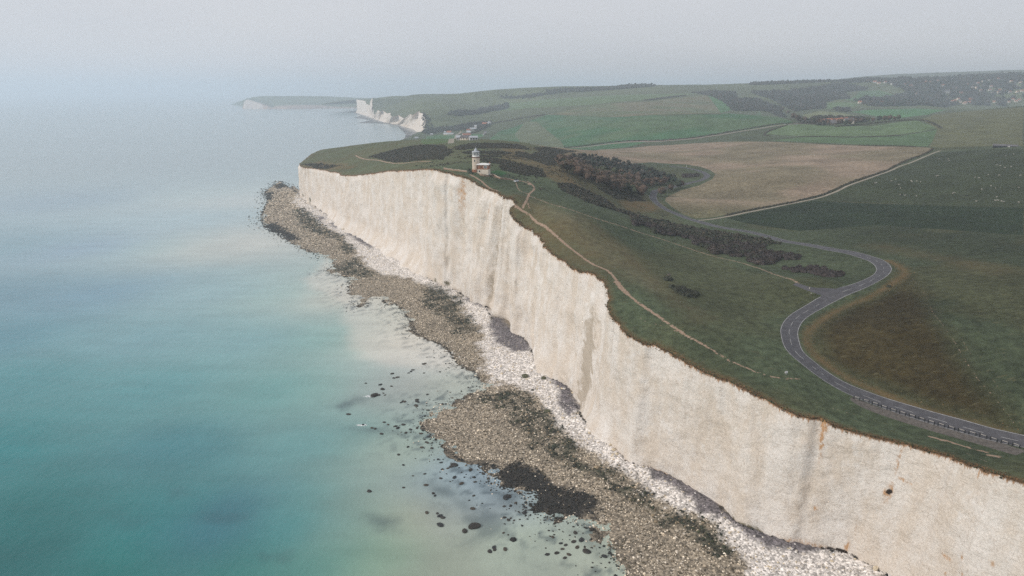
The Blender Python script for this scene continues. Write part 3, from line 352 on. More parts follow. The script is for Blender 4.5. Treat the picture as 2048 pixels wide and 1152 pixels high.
# ------------------------------------------------------------------ materials
class MT:
    def __init__(s, name, rough=0.9, spec=0.2):
        s.m = bpy.data.materials.new(name); s.m.use_nodes = True; s.t = s.m.node_tree
        s.b = s.t.nodes['Principled BSDF']; s.b.inputs['Roughness'].default_value = rough
        s.b.inputs['Specular IOR Level'].default_value = spec
        s.co = s.t.nodes.new('ShaderNodeTexCoord').outputs['Object']
    def lk(s, a, b): s.t.links.new(a, b)
    def setin(s, i, v):
        if isinstance(v, bpy.types.NodeSocket): s.lk(v, i)
        elif isinstance(v, (tuple, list)) and len(v) == 3 and i.type == 'RGBA': i.default_value = (*v, 1)
        else: i.default_value = v
    def attr(s, n, f=True):
        a = s.t.nodes.new('ShaderNodeAttribute'); a.attribute_name = n; return a.outputs['Fac' if f else 'Color']
    def uv(s):
        return s.t.nodes.new('ShaderNodeUVMap').outputs[0]
    def noise(s, scale, detail=4, vec=None, stretch=None, rough=0.55, rot=None, color=False):
        n = s.t.nodes.new('ShaderNodeTexNoise'); n.inputs['Scale'].default_value = scale
        n.inputs['Detail'].default_value = detail; n.inputs['Roughness'].default_value = rough
        v = vec or s.co
        if stretch or rot:
            m = s.t.nodes.new('ShaderNodeMapping'); m.inputs['Scale'].default_value = stretch or (1, 1, 1)
            if rot: m.inputs['Rotation'].default_value = rot
            s.lk(v, m.inputs[0]); v = m.outputs[0]
        s.lk(v, n.inputs['Vector']); return n.outputs[1 if color else 0]
    def voro(s, scale, vec=None, feat='F1', out='Distance', stretch=None):
        n = s.t.nodes.new('ShaderNodeTexVoronoi'); n.feature = feat; n.inputs['Scale'].default_value = scale
        v = vec or s.co
        if stretch:
            m = s.t.nodes.new('ShaderNodeMapping'); m.inputs['Scale'].default_value = stretch; s.lk(v, m.inputs[0]); v = m.outputs[0]
        s.lk(v, n.inputs['Vector']); return n.outputs[out]
    def math(s, op, a, b=0.0, c=None):
        n = s.t.nodes.new('ShaderNodeMath'); n.operation = op; s.setin(n.inputs[0], a); s.setin(n.inputs[1], b)
        if c is not None: s.setin(n.inputs[2], c)
        return n.outputs[0]
    def ramp(s, v, a, b, lo=0.0, hi=1.0):
        n = s.t.nodes.new('ShaderNodeMapRange'); n.interpolation_type = 'SMOOTHSTEP'
        s.setin(n.inputs[0], v); n.inputs[1].default_value = a; n.inputs[2].default_value = b; n.inputs[3].default_value = lo; n.inputs[4].default_value = hi
        return n.outputs[0]
    def mix(s, f, a, b, mode='MIX'):
        n = s.t.nodes.new('ShaderNodeMix'); n.data_type = 'RGBA'; n.blend_type = mode
        s.setin(n.inputs[0], f); s.setin(n.inputs[6], a); s.setin(n.inputs[7], b); return n.outputs[2]
    def scale(s, col, f):                            # colour times value
        n = s.t.nodes.new('ShaderNodeVectorMath'); n.operation = 'SCALE'; s.setin(n.inputs[0], col); s.setin(n.inputs['Scale'], f); return n.outputs[0]
    def bump(s, h, strength=0.5, dist=0.3):
        n = s.t.nodes.new('ShaderNodeBump'); n.inputs['Strength'].default_value = strength; n.inputs['Distance'].default_value = dist
        s.lk(h, n.inputs['Height']); s.lk(n.outputs[0], s.b.inputs['Normal'])
    def col(s, c): s.setin(s.b.inputs['Base Color'], c); return s.m
def plain(name, c, rough=0.8, var=0.25, scale=1.5, spec=0.3, metal=0.0):
    t = MT(name, rough, spec); t.b.inputs['Metallic'].default_value = metal
    return t.col(t.scale(c, t.ramp(t.noise(scale, 5), 0.25, 0.75, 1-var, 1+var)))
def attr_mat(name, rough=0.9, var=0.3, scale=1.2, spec=0.15):
    t = MT(name, rough, spec)
    return t.col(t.scale(t.attr('col', False), t.ramp(t.noise(scale, 4), 0.25, 0.75, 1-var, 1+var)))

def m_grass():
    t = MT('turf', 0.95, 0.1)
    c = t.attr('col', False); wear = t.attr('wear'); dry = t.attr('dry')
    big = t.noise(0.028, 6); mid = t.noise(0.35, 5, rough=0.65); fine = t.noise(2.6, 4, rough=0.7)
    c = t.scale(c, t.ramp(big, 0.3, 0.7, 0.82, 1.2))
    c = t.scale(c, t.ramp(mid, 0.25, 0.75, 0.62, 1.42)); c = t.scale(c, t.ramp(fine, 0.25, 0.75, 0.62, 1.42))
    pale = t.noise(0.5, 4, stretch=(0.35, 1.6, 1), rot=(0, 0, 0.9), rough=0.7)      # dry tussocks in drifts along the slope
    c = t.mix(t.math('MULTIPLY', t.ramp(pale, 0.57, 0.72), 0.5), c, (0.15, 0.135, 0.072))
    drym = t.math('MULTIPLY', dry, t.ramp(t.noise(0.12, 6, rough=0.65), 0.2, 0.75, 0.35, 1.15))
    c = t.mix(t.math('MINIMUM', drym, 1.0), c, (0.150, 0.100, 0.048))
    wn_ = t.math('ADD', wear, t.math('MULTIPLY', t.math('SUBTRACT', t.noise(0.9, 6, rough=0.75), 0.5), 1.7))
    soil = t.mix(t.ramp(t.noise(1.7, 4), 0.3, 0.7), (0.25, 0.165, 0.115), (0.36, 0.27, 0.20))
    c = t.mix(t.ramp(wn_, 0.42, 0.62), c, soil)
    t.bump(t.math('ADD', mid, fine), 0.5, 0.35)
    return t.col(c)
def m_chalk():
    t = MT('chalk', 0.95, 0.1); uv = t.uv()
    och = t.attr('ochre'); hol = t.attr('hollow_dark'); grn = t.attr('algae'); gry = t.attr('weather_shade'); top = t.attr('below_top'); mid = t.attr('flutes')
    big = t.noise(0.11, 5, uv, (1, 0.5, 1), 0.6); blk = t.noise(0.9, 6, uv, rough=0.7); fine = t.noise(4.5, 4, uv, (1, 1, 1), 0.7)
    strk = t.noise(0.42, 7, uv, (1.0, 0.075, 1), 0.66); smod = t.ramp(t.noise(0.06, 4, uv, (1, 0.6, 1), 0.6), 0.42, 0.62, 0.12, 1.0)
    bed = t.noise(0.9, 5, uv, (0.03, 0.75, 1), 0.65, (0, 0, 0.16))
    c = t.mix(t.ramp(big, 0.36, 0.64), (0.715, 0.665, 0.615), (0.640, 0.560, 0.478))
    c = t.mix(t.math('MULTIPLY', t.ramp(blk, 0.5, 0.72), 0.55), c, (0.475, 0.395, 0.325))
    c = t.mix(t.math('MULTIPLY', t.ramp(blk, 0.47, 0.28), 0.55), c, (0.72, 0.69, 0.65))
    sm = t.math('MULTIPLY', smod, t.math('MULTIPLY', t.ramp(strk, 0.52, 0.76), t.math('ADD', t.math('MULTIPLY', mid, 0.5), 0.06)))
    c = t.mix(sm, c, (0.47, 0.36, 0.245))
    gm = t.math('MULTIPLY', t.ramp(t.noise(0.5, 6, uv, (0.8, 0.10, 1), 0.65), 0.56, 0.75), t.math('MULTIPLY', t.ramp(t.noise(0.045, 4, uv, (1, 0.7, 1)), 0.46, 0.6, 0.1, 1), t.math('MULTIPLY', mid, 0.6)))
    c = t.mix(gm, c, (0.36, 0.325, 0.28))
    c = t.mix(t.math('MULTIPLY', t.ramp(bed, 0.60, 0.70), 0.18), c, (0.42, 0.35, 0.28))
    sx = t.t.nodes.new('ShaderNodeSeparateXYZ'); t.lk(uv, sx.inputs[0])
    bz = t.math('ADD', t.math('ADD', sx.outputs[1], t.math('MULTIPLY', sx.outputs[0], 0.13)), t.math('MULTIPLY', t.noise(0.09, 5, uv, rough=0.6), 9.0))
    ln = t.math('ABSOLUTE', t.math('SUBTRACT', t.math('FRACT', t.math('DIVIDE', bz, 4.3)), 0.5))
    lm = t.math('MULTIPLY', t.ramp(ln, 0.035, 0.0), t.ramp(t.noise(0.16, 5, uv, (1, 2, 1), 0.65), 0.48, 0.62, 0, 0.55))
    c = t.mix(lm, c, (0.36, 0.30, 0.245))
    scar = t.noise(0.10, 6, uv, (1, 0.8, 1), 0.7)
    c = t.mix(t.ramp(scar, 0.56, 0.66, 0, 0.6), c, (0.77, 0.735, 0.70))
    crack = t.voro(0.42, uv, 'DISTANCE_TO_EDGE', 'Distance', (1, 0.8, 1))
    cm = t.math('MULTIPLY', t.ramp(crack, 0.035, 0.0), t.ramp(t.noise(0.3, 3, uv), 0.5, 0.62, 0, 0.45))
    c = t.mix(cm, c, (0.36, 0.29, 0.23))
    drip = t.noise(1.5, 3, uv, (1, 0.05, 1), 0.6)
    reach = t.ramp(drip, 0.35, 0.75, 0.7, 2.6)
    tm = t.math('SUBTRACT', 1.0, t.math('DIVIDE', top, reach))
    c = t.mix(t.ramp(tm, 0.0, 0.45, 0, 0.82), c, (0.34, 0.175, 0.072))
    rim = t.math('DIVIDE', top, t.ramp(t.noise(0.22, 5, uv, (1, 0.02, 1), 0.7), 0.3, 0.7, 0.45, 2.1)); c = t.mix(t.ramp(rim, 0.8, 0.3), c, (0.115, 0.068, 0.036))
    om = t.math('MULTIPLY', och, t.ramp(t.noise(1.3, 7, uv, (1, 0.5, 1), 0.82), 0.34, 0.60, 0.08, 1.15))
    c = t.mix(t.ramp(om, 0.1, 0.85, 0, 0.9), c, (0.46, 0.255, 0.115))
    c = t.mix(t.ramp(t.math('MULTIPLY', gry, t.ramp(blk, 0.2, 0.7, 0.6, 1.4)), 0.1, 0.9, 0, 0.85), c, (0.41, 0.345, 0.270))  # grey weathering, and the nose gully's shade painted into the chalk colour
    c = t.mix(t.ramp(t.math('MULTIPLY', grn, t.ramp(blk, 0.25, 0.7, 0.4, 1.6)), 0.15, 0.8, 0, 0.92), c, (0.105, 0.09, 0.042))
    c = t.mix(t.ramp(hol, 0.3, 1.0), c, (0.030, 0.020, 0.014))  # darkness inside the hole and cave, painted on the face as colour
    gr2 = t.noise(1.6, 5, uv, (1, 1, 1), 0.75)
    c = t.scale(c, t.ramp(fine, 0.25, 0.75, 0.78, 1.16)); c = t.scale(c, t.ramp(gr2, 0.3, 0.7, 0.86, 1.12))
    t.bump(t.math('ADD', t.math('ADD', blk, t.math('MULTIPLY', fine, 0.35)), t.math('MULTIPLY', strk, t.math('MULTIPLY', mid, 0.3))), 0.8, 0.6)
    return t.col(c)
def m_beach():
    t = MT('foreshore', 0.75, 0.3)
    c = t.attr('col', False)
    peb = t.voro(1.5, None, 'F1', 'Color'); s_ = t.t.nodes.new('ShaderNodeSeparateColor'); t.lk(peb, s_.inputs[0])
    c = t.scale(c, t.ramp(s_.outputs[0], 0, 1, 0.55, 1.5)); c = t.scale(c, t.ramp(t.noise(0.8, 5, rough=0.7), 0.3, 0.7, 0.75, 1.3))
    t.bump(t.math('SUBTRACT', 1.0, t.voro(1.5)), 0.7, 0.25)
    return t.col(c)
def m_sea():
    t = MT('sea_water', 0.22, 0.5); t.b.inputs['IOR'].default_value = 1.333
    c = t.attr('col', False)
    c = t.scale(c, t.ramp(t.noise(0.05, 5, stretch=(0.6, 1.5, 1), rough=0.6), 0.3, 0.7, 0.93, 1.07))
    h = t.math('ADD', t.noise(0.22, 4, stretch=(1, 0.55, 1), rot=(0, 0, 0.5)), t.math('MULTIPLY', t.noise(0.9, 4, stretch=(1, 0.6, 1), rot=(0, 0, 0.35)), 0.35))
    t.bump(h, 0.42, 0.6)
    return t.col(c)
def m_asphalt():
    t = MT('asphalt', 0.85, 0.3)
    c = t.mix(t.ramp(t.noise(0.4, 5), 0.3, 0.7), (0.062, 0.060, 0.066), (0.088, 0.085, 0.092))
    c = t.scale(c, t.ramp(t.noise(5, 3), 0.3, 0.7, 0.85, 1.15))
    return t.col(c)
M = dict(grass=m_grass(), chalk=m_chalk(), beach=m_beach(), sea=m_sea(), asphalt=m_asphalt(),
    paint=plain('road_paint', (0.36, 0.355, 0.345), 0.7, 0.35, 0.9), gravel=plain('gravel', (0.110, 0.096, 0.084), 0.95, 0.35, 1.2),
    track=plain('chalk_track_surface', (0.27, 0.235, 0.185), 0.95, 0.3, 0.6), lane=plain('lane_surface', (0.20, 0.175, 0.145), 0.95, 0.3, 0.6),
    rock=attr_mat('stone', 0.85, 0.3, 2.5, 0.25), weed=attr_mat('weed_stone', 0.7, 0.35, 2.5, 0.35),
    leaf=attr_mat('foliage', 0.9, 0.3, 0.9), bark=plain('bark', (0.07, 0.055, 0.042), 0.95, 0.3, 3),
    render=plain('cream_render', (0.62, 0.55, 0.46), 0.85, 0.15, 0.8), stone=plain('granite_block', (0.52, 0.44, 0.36), 0.85, 0.18, 1.6),
    wall_white=plain('old_whitewash', (0.46, 0.455, 0.44), 0.85, 0.15, .5), white=plain('white_paint', (0.72, 0.71, 0.69), 0.6, 0.08, 1), brick=plain('red_brick', (0.27, 0.125, 0.075), 0.9, 0.35, 3),
    brown=plain('brown_trim', (0.17, 0.085, 0.06), 0.8, 0.2, 3), lead=plain('lead_grey', (0.40, 0.42, 0.45), 0.5, 0.15, 2),
    glass=plain('dark_glass', (0.035, 0.042, 0.05), 0.12, 0.1, 1, 0.5), black=plain('black_tar', (0.018, 0.02, 0.022), 0.7, 0.3, 1),
    flint=plain('flint_wall', (0.29, 0.20, 0.145), 0.95, 0.4, 3), wood=plain('weathered_wood', (0.12, 0.09, 0.065), 0.9, 0.3, 4),
    palewood=plain('pale_wood', (0.42, 0.39, 0.35), 0.85, 0.25, 4), tile=plain('clay_tile', (0.30, 0.13, 0.085), 0.9, 0.3, 1), slate=plain('slate', (0.12, 0.115, 0.12), 0.8, 0.25, 1),
    rubber=plain('tyre_rubber', (0.02, 0.02, 0.02), 0.9, 0.2, 4), wool=plain('wool', (0.36, 0.34, 0.30), 0.95, 0.15, 4), carwhite=plain('car_paint', (0.68, 0.69, 0.71), 0.3, 0.03, 1, 0.5))

# ------------------------------------------------------------------ cliff edge and cliff faces
EDGE_ALL = [(165, 8), (150, 60), (131, 105)] + EDGE + BACK + [(-292, 1850), (-284, 2195)]
BASE_ALL = [(158, 5), (144, 56), (125, 101)] + BASE + [(-275, 903), (-269, 985), (-257, 1100), (-262, 1250), (-275, 1450), (-299, 1600), (-300, 1850), (-292, 2195)]
def pair_lines(E, B, f=1.0):
    E = np.array([e[:2] for e in E], float); B = np.array([b[:2] for b in B], float); n = len(E); oe = []; ob = []
    def cm(P, i, t):
        p0 = P[max(i-1, 0)]; p1 = P[i]; p2 = P[i+1]; p3 = P[min(i+2, n-1)]
        return 0.5*((2*p1)+(-p0+p2)*t+(2*p0-5*p1+4*p2-p3)*t*t+(-p0+3*p1-3*p2+p3)*t**3)
    for i in range(n-1):
        d = max(np.linalg.norm(E[i]), 150); L = max(np.linalg.norm(E[i+1]-E[i]), np.linalg.norm(B[i+1]-B[i]))
        m = max(2, int(L/(f*max(0.6, d/330))))
        for k in range(m): oe.append(cm(E, i, k/m)); ob.append(cm(B, i, k/m))
    return np.array(oe+[E[-1]]), np.array(ob+[B[-1]])
ED, BD = pair_lines(EDGE_ALL, BASE_ALL)
U = np.r_[0, np.cumsum(np.linalg.norm(np.diff(BD, axis=0), axis=1)*0.5+np.linalg.norm(np.diff(ED, axis=0), axis=1)*0.5)]
NI = normals2((ED+BD)/2)
k_ = np.hanning(9); k_ /= k_.sum()
NI = np.c_[np.convolve(NI[:, 0], k_, 'same'), np.convolve(NI[:, 1], k_, 'same')]; NI /= np.linalg.norm(NI, axis=1)[:, None]
dist_e = np.hypot(ED[:, 0], ED[:, 1])
jag = (2.2*(fbm(U/9, U*0, 21, 3)-0.5) + 1.3*(fbm(U/2.2, U*0, 22, 2)-0.5))*np.where(dist_e < 255, 0.75, 1.5)
ED = ED + NI*jag[:, None]
# keep vertices of the edge ordered (no backward loops)
SE, SB = pair_lines(SIS, SISB, 1.0)
SU = np.r_[0, np.cumsum(np.linalg.norm(np.diff(SE, axis=0), axis=1))]
SN = normals2(SB); SE = SE + SN*(14*(fbm(SU/60, SU*0, 31, 3)-0.5))[:, None]
LAND = [(200, -60)] + [tuple(p) for p in ED] + [tuple(p) for p in SE] + [(-1150, 4250), (-1150, 5200), (5200, 5200), (5200, -60)]

def cliff(name, E, B, N, U, nv, flute, talus, amp):
    zt = Z(E[:, 0], E[:, 1]); n = len(E); t = np.linspace(0, 1, nv)
    T, I = np.meshgrid(t, np.arange(n)); zb = -1.0
    z = zb + (zt[:, None]-zb)*T
    g = T**0.9
    px = B[:, 0:1]+(E[:, 0:1]-B[:, 0:1])*g; py = B[:, 1:2]+(E[:, 1:2]-B[:, 1:2])*g
    UU = np.repeat(U[:, None], nv, 1)
    fl = flute[:, None]; tp = 1-sstep(0.9, 1.0, T)
    ridge = 1-np.abs(fbm(UU/7, z/70, 41, 3)-0.5)*4
    lm = 0.35+1.5*fbm(UU/45, z/80, 40, 2)
    d = fl*(8.0*(fbm(UU/34, z/110, 42, 2)-0.5) + 2.2*(1-np.abs(fbm(UU/19+3.7, z/120, 137, 2)-0.5)*5-0.5) + 0.8*lm*(ridge-0.4) + 0.5*lm*(fbm(UU/2.8, z/12, 43, 3)-0.5) + 2.4*(fbm(UU/8, z/10, 49, 3)-0.5))
    d += amp*(0.9*(fbm(UU/3.4, z/3.0, 44, 4)-0.5) + 1.8*(fbm(UU/12, z/12, 45, 3)-0.5))
    d += amp*0.35*(fbm(UU/1.3, z/1.3, 46, 2)-0.5)
    for (sx, sy, szz, ru, rv, kk, val) in STAINS_SHADE:
        if kk == 2 and ru < 4:
            i0 = np.argmin((E[:, 0]-sx)**2+(E[:, 1]-sy)**2)
            if (E[i0, 0]-sx)**2+(E[i0, 1]-sy)**2 < 900: d = d-1.5*val*np.exp(-((UU-U[i0])/(ru*0.9+0.5))**2-((z-szz)/(rv*1.4))**2)
    d = d*tp
    d += talus[:, None]*np.maximum(0, 1-T/0.26)**1.8*(0.8+0.5*fbm(UU/8, z/8, 47, 2))
    notch = (1-sstep(0.03, 0.075, T))*np.where(talus[:, None] > 2, 0, 1.4)*(0.5+fbm(UU/15, T*0, 48, 2)); d -= notch
    V = np.stack([px-N[:, 0:1]*d, py-N[:, 1:2]*d, z], -1).reshape(-1, 3)
    a = (np.arange(n-1)[:, None]*nv+np.arange(nv-1)[None]).ravel()
    Fc = np.stack([a, a+1, a+nv+1, a+nv], -1)
    oc = np.zeros(len(V)); al = np.zeros(len(V)); gr = np.zeros(len(V)); ho = np.zeros(len(V))
    u = UU.ravel(); zz = z.ravel()
    for (sx, sy, szz, ru, rv, kk, val) in STAINS_SHADE:
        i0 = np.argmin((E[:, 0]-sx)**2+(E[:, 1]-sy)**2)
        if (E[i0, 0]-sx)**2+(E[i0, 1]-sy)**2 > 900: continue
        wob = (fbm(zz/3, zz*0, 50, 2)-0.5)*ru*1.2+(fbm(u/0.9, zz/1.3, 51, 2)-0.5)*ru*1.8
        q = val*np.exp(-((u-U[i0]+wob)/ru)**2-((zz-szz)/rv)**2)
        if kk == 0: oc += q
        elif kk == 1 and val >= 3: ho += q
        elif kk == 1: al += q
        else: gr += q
    o = mesh_np(name, V, Fc, M['chalk'], None, True, dict(ochre=oc, algae=al, hollow_dark=ho, weather_shade=gr, below_top=(zt[:, None]-z).ravel(), flutes=np.repeat(flute, nv)), np.c_[u, zz], 'structure')
    return o
by = BD[:, 1]
flute = np.where(by < 243, 0.12, np.where(by < 262, 0.45, np.where(by < 450, 1.0, 0.55)))
flute = np.convolve(np.pad(flute, 20, 'edge'), np.ones(41)/41, 'valid')
talus = 9*sstep(455, 490, by)*(1-sstep(700, 760, by)) + 6*np.exp(-((by-240)/14)**2) + 5*np.exp(-((by-296)/12)**2)+5*np.exp(-((by-150)/12)**2)
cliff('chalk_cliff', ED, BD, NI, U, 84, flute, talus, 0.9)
cliff('chalk_cliff', SE, SB, SN, SU, 30, np.full(len(SE), 1.5), np.full(len(SE), 6.0), 1.5)

# ------------------------------------------------------------------ land surface
def ribbon(P, wl, wr=None):                          # closed polygon round a centre line
    P = np.asarray(P, float); N = normals2(P); wr = wl if wr is None else wr
    return np.vstack([P+N*np.reshape(wr, (-1, 1)), (P-N*np.reshape(wl, (-1, 1)))[::-1]])
def dens(P, lo=2.5, k=150):
    P = [np.array(p[:2], float) for p in P]; o = []
    for a, b in zip(P, P[1:]+P[:1]):
        m = max(1, int(np.linalg.norm(b-a)/max(lo, np.linalg.norm(a)/k*1.6)))
        o += [a+(b-a)*i/m for i in range(m)]
    return np.array(o)
rstep = lambda p: max(2.2, np.linalg.norm(p)/150)
ROADC = smooth(ROAD, rstep)
SIDEC = smooth(SIDE, 2.0); sw = np.interp(np.linspace(0, 1, len(SIDEC)), [0, 0.25, 1], [3.0, 1.35, 1.1])
REG = {}
REG['road'] = ribbon(ROADC, 3.05)
REG['farm_lane'] = ribbon(SIDEC, sw)
layc = smooth(LAYBY, 2.2)
REG['layby'] = ribbon(layc, 2.2, np.interp(np.linspace(0, 1, len(layc)), [0, 0.08, 1], [0.2, 2.0, 2.8]))
REG['chalk_track'] = ribbon(smooth(WTRACK, lambda p: np.linalg.norm(p)/90), 1.35)
REG['lane'] = ribbon(smooth(LANE1, 14), 4.0)
REG['village_lane'] = ribbon(smooth(LANE_BG, 10), 3.2); REG['beach_lane'] = ribbon(smooth(LANE_BG2, 8), 4.0)
FCOL = dict(                                         # crop and grass colours
    grass=(0.060, 0.075, 0.042), F_BEIGE=(0.235, 0.180, 0.130), F_GREEN=(0.048, 0.115, 0.052), F_DULL=(0.105, 0.125, 0.072), F_TAN=(0.135, 0.125, 0.072),
    F_TRI=(0.06, 0.14, 0.05), F_LIGHT=(0.095, 0.14, 0.06), F_VAL=(0.098, 0.145, 0.068), F_VAL2=(0.075, 0.125, 0.055), F_STRIPG=(0.06, 0.15, 0.055), F_LT=(0.14, 0.155, 0.075),
    F_UP=(0.075, 0.135, 0.06), F_UP2=(0.09, 0.14, 0.06), F_OLIVE=(0.105, 0.108, 0.055), F_SHEEP=(0.040, 0.050, 0.027), F_DARK=(0.020, 0.031, 0.016), F_BROWN=(0.044, 0.034, 0.014), F_LAWN=(0.035, 0.10, 0.035), F_BG=(0.06, 0.125, 0.05), F_BG2=(0.06, 0.135, 0.055))
for k in FCOL:
    if k not in ('grass', 'F_BROWN'): REG[k] = dens(globals()[k], 3.0, 120)
pts = []; edges = []
def add_loop(P):
    n = len(pts)
    for p in P: pts.append((float(p[0]), float(p[1])))
    m = len(P)
    for i in range(m): edges.append((n+i, n+(i+1) % m))
add_loop(np.array(LAND)[[0]+list(range(1, len(LAND)))])
for k, P in REG.items(): add_loop(P)
th0, th1 = R(-26), R(62); d = 95.0; ring = []
while d < 5600:
    h = max(1.5, d/150); m = int((th1-th0)*d/h)
    th = th0+(np.arange(m)+RNG.random(m)*0.8)/m*(th1-th0); rr = d+(RNG.random(m)-0.5)*0.7*h
    ring.append(np.c_[np.sin(th)*rr, np.cos(th)*rr]); d += h
gx, gy = np.meshgrid(np.arange(150, 5200, 60), np.arange(-60, 5200, 60)); gg = np.c_[gx.ravel(), gy.ravel()].astype(float)
gg = gg[np.arctan2(gg[:, 0], gg[:, 1]) > th1]
fill = np.vstack(ring+[gg])
ok = inpoly(fill[:, 0], fill[:, 1], LAND)
fill = fill[ok]
paths = [(PATH, 0.5), (PATH2, .5), (PATH3, .45), (PATH4, .6), (PATH5, 0.9), (WIDE, 0.9), (PATH6, 0.35), (STRIP, 0.2), (STRIP2, 0.4), (STRIP3, 0.21), (STRIP4, 0.7), (STRIP5, 0.7), (TRACKG, 0.75), (TRAM1, 0.3), (TRAM2, 0.22), (RIDGE, 0.3)]
extra = []
for P, wd in paths:
    S_ = smooth(P, 1.6 if wd < 2 else 2.5); N_ = normals2(S_)
    for q in (-2.6, -1.2, 0, 1.2, 2.6): extra.append(S_+N_*q*max(wd, 0.5))
MG = smooth(MARGIN, 2.0)
for q in (-3.5, -1.5, 0, 1.5, 3.5): extra.append(MG+normals2(MG)*q)
extra = np.vstack(extra); extra = extra[inpoly(extra[:, 0], extra[:, 1], LAND)]
fill = fill[dline(fill[:, 0], fill[:, 1], ROADC[::2]) > 0.5]
allp = [Vector(p) for p in pts] + [Vector((float(a), float(b))) for a, b in np.vstack([fill, extra])]
cv, ce, cf, *_ = delaunay_2d_cdt(allp, edges, [], 0, 1e-3, False)
P2 = np.array([(v.x, v.y) for v in cv]); T3 = np.array([f for f in cf if len(f) == 3])
cen = P2[T3].mean(1)
keep = inpoly(cen[:, 0], cen[:, 1], LAND); T3 = T3[keep]; cen = cen[keep]
a_, b_, c_ = P2[T3[:, 0]], P2[T3[:, 1]], P2[T3[:, 2]]
flip = ((b_-a_)[:, 0]*(c_-a_)[:, 1]-(b_-a_)[:, 1]*(c_-a_)[:, 0]) < 0
T3[flip] = T3[flip][:, ::-1]
PZ = Z(P2[:, 0], P2[:, 1])
wear = np.zeros(len(P2)); dry = np.zeros(len(P2))
for P, wd in paths:
    m = (P2[:, 1] < 900)
    dd = dline(P2[m, 0], P2[m, 1], smooth(P, 4)); st = {0.75: 0.64, 0.3: 0.42, 0.22: 0.36, 0.35: 0.42, .45: .7, .2: .5, .21: .5}.get(wd, 1.0)
    wv = st*np.clip(1.35-0.7*dd/wd, 0, 1)
    if P is PATH: wv = wv*(0.62+0.38*sstep(196, 245, P2[m, 1]))
    wear[m] = np.maximum(wear[m], wv)
nearm = P2[:, 1] < 1000
x, y = P2[nearm, 0], P2[nearm, 1]
dr = 0.8*np.exp(-(dline(x, y, MG)/1.5)**2)
dr = np.maximum(dr, 0.26*np.exp(-(dline(x, y, smooth(DRYB, 10))/8)**2))
dr = np.maximum(dr, 0.35*np.exp(-(dline(x, y, smooth(RIDGE, 8))/7)**2))
dr = np.maximum(dr, 0.5*np.exp(-(dline(x, y, smooth(PATH, 8))/14)**2)*sstep(250, 300, y))
dr = np.maximum(dr, 0.3*sstep(420, 520, y)*(x < 120))
for Hh in HEATH: dr = np.maximum(dr, 0.85*sstep(-4, 6, sdp(x, y, Hh)+6*(fbm(x/12, y/12, 61)-0.5)))
dr = np.maximum(dr, 0.8*sstep(2.2, 0.3, dline(x, y, ED)))
dry[nearm] = dr
reg = np.zeros(len(T3), int); names = ['grass']
for k in [q for q in FCOL if q != 'F_BROWN'][1:]+['lane', 'village_lane', 'beach_lane', 'chalk_track', 'farm_lane', 'layby', 'road']:
    if k == 'grass': continue
    names.append(k); reg[inpoly(cen[:, 0], cen[:, 1], REG[k])] = len(names)-1
MATS = dict(lane=M['lane'], village_lane=M['track'], beach_lane=M['track'], chalk_track=M['track'], farm_lane=M['asphalt'], layby=M['gravel'], road=M['asphalt'])
for i, k in enumerate(names):
    t = T3[reg == i]
    if not len(t): continue
    ids, inv = np.unique(t, return_inverse=True); tt = inv.reshape(-1, 3)
    V = np.c_[P2[ids], PZ[ids]]
    if k in MATS:
        mesh_np(k, V, tt, MATS[k], None, True, kind='structure')
    else:
        c = np.tile(FCOL[k], (len(ids), 1))
        if k == 'grass':                             # downland sward changes by place: greener in the valley, browner on the far downs
            far = sstep(1500, 2600, V[:, 1]); c = c*(1-far[:, None])+np.array((0.085, 0.10, 0.05))*far[:, None]
            patch = fbm(V[:, 0]/260, V[:, 1]/260, 63, 3)
            c = c*(1+(0.75*(patch-0.5))[:, None]*far[:, None])
            sl_ = sstep(0.48, 0.62, fbm(V[:, 0]/45, V[:, 1]/45, 64, 3))[:, None]*(V[:, 1:2] < 1000)
            bf = sstep(-7, 7, sdp(V[:, 0], V[:, 1], F_BROWN)+5*(fbm(V[:, 0]/10, V[:, 1]/10, 66, 3)-.5))[:, None]; c = c*(1-bf)+np.array(FCOL['F_BROWN'])*bf
            rgt = sstep(60, 190, V[:, 0]-0.12*V[:, 1])[:, None]*(V[:, 1:2] < 640); c = c*(1-0.40*rgt)  # sward inland of the road darkened, with vignetting partly put into its colour
            up = sstep(420, 480, V[:, 1])*(V[:, 0] < 40)*(V[:, 1] < 1100); c = c*(1+up[:, None]*np.array((0.22, 0.34, 0.30)))
            sw_ = sstep(-9, 9, sdp(V[:, 0], V[:, 1], STRAW)+7*(fbm(V[:, 0]/12, V[:, 1]/12, 67, 3)-.5))[:, None]*.75; c = c*(1-sw_)+np.array((0.125, 0.112, 0.070))*sw_
            c = c*1.03; c = c*(1-0.35*sl_)+np.array((0.075, 0.066, 0.030))*0.35*sl_
        if k in ('F_BEIGE', 'F_TAN', 'F_GREEN'):
            pz = fbm(V[:, 0]/90, V[:, 1]/90, 65, 3)[:, None]
            alt = dict(F_BEIGE=(0.115, 0.112, 0.060), F_TAN=(0.10, 0.12, 0.06), F_GREEN=(0.07, 0.115, 0.055))[k]
            f = sstep(0.42, 0.62, pz)
            if k == 'F_BEIGE': f = np.maximum(f*0.5, sstep(620, 520, V[:, 1:2]+0.2*V[:, 0:1])*0.9)
            c = c*(1-f)+np.array(alt)*f
        if k == 'F_DARK': pass
        mesh_np('grassland' if k == 'grass' else 'field', V, tt, M['grass'], None, True, dict(col=c, wear=wear[ids], dry=dry[ids]), kind='structure')

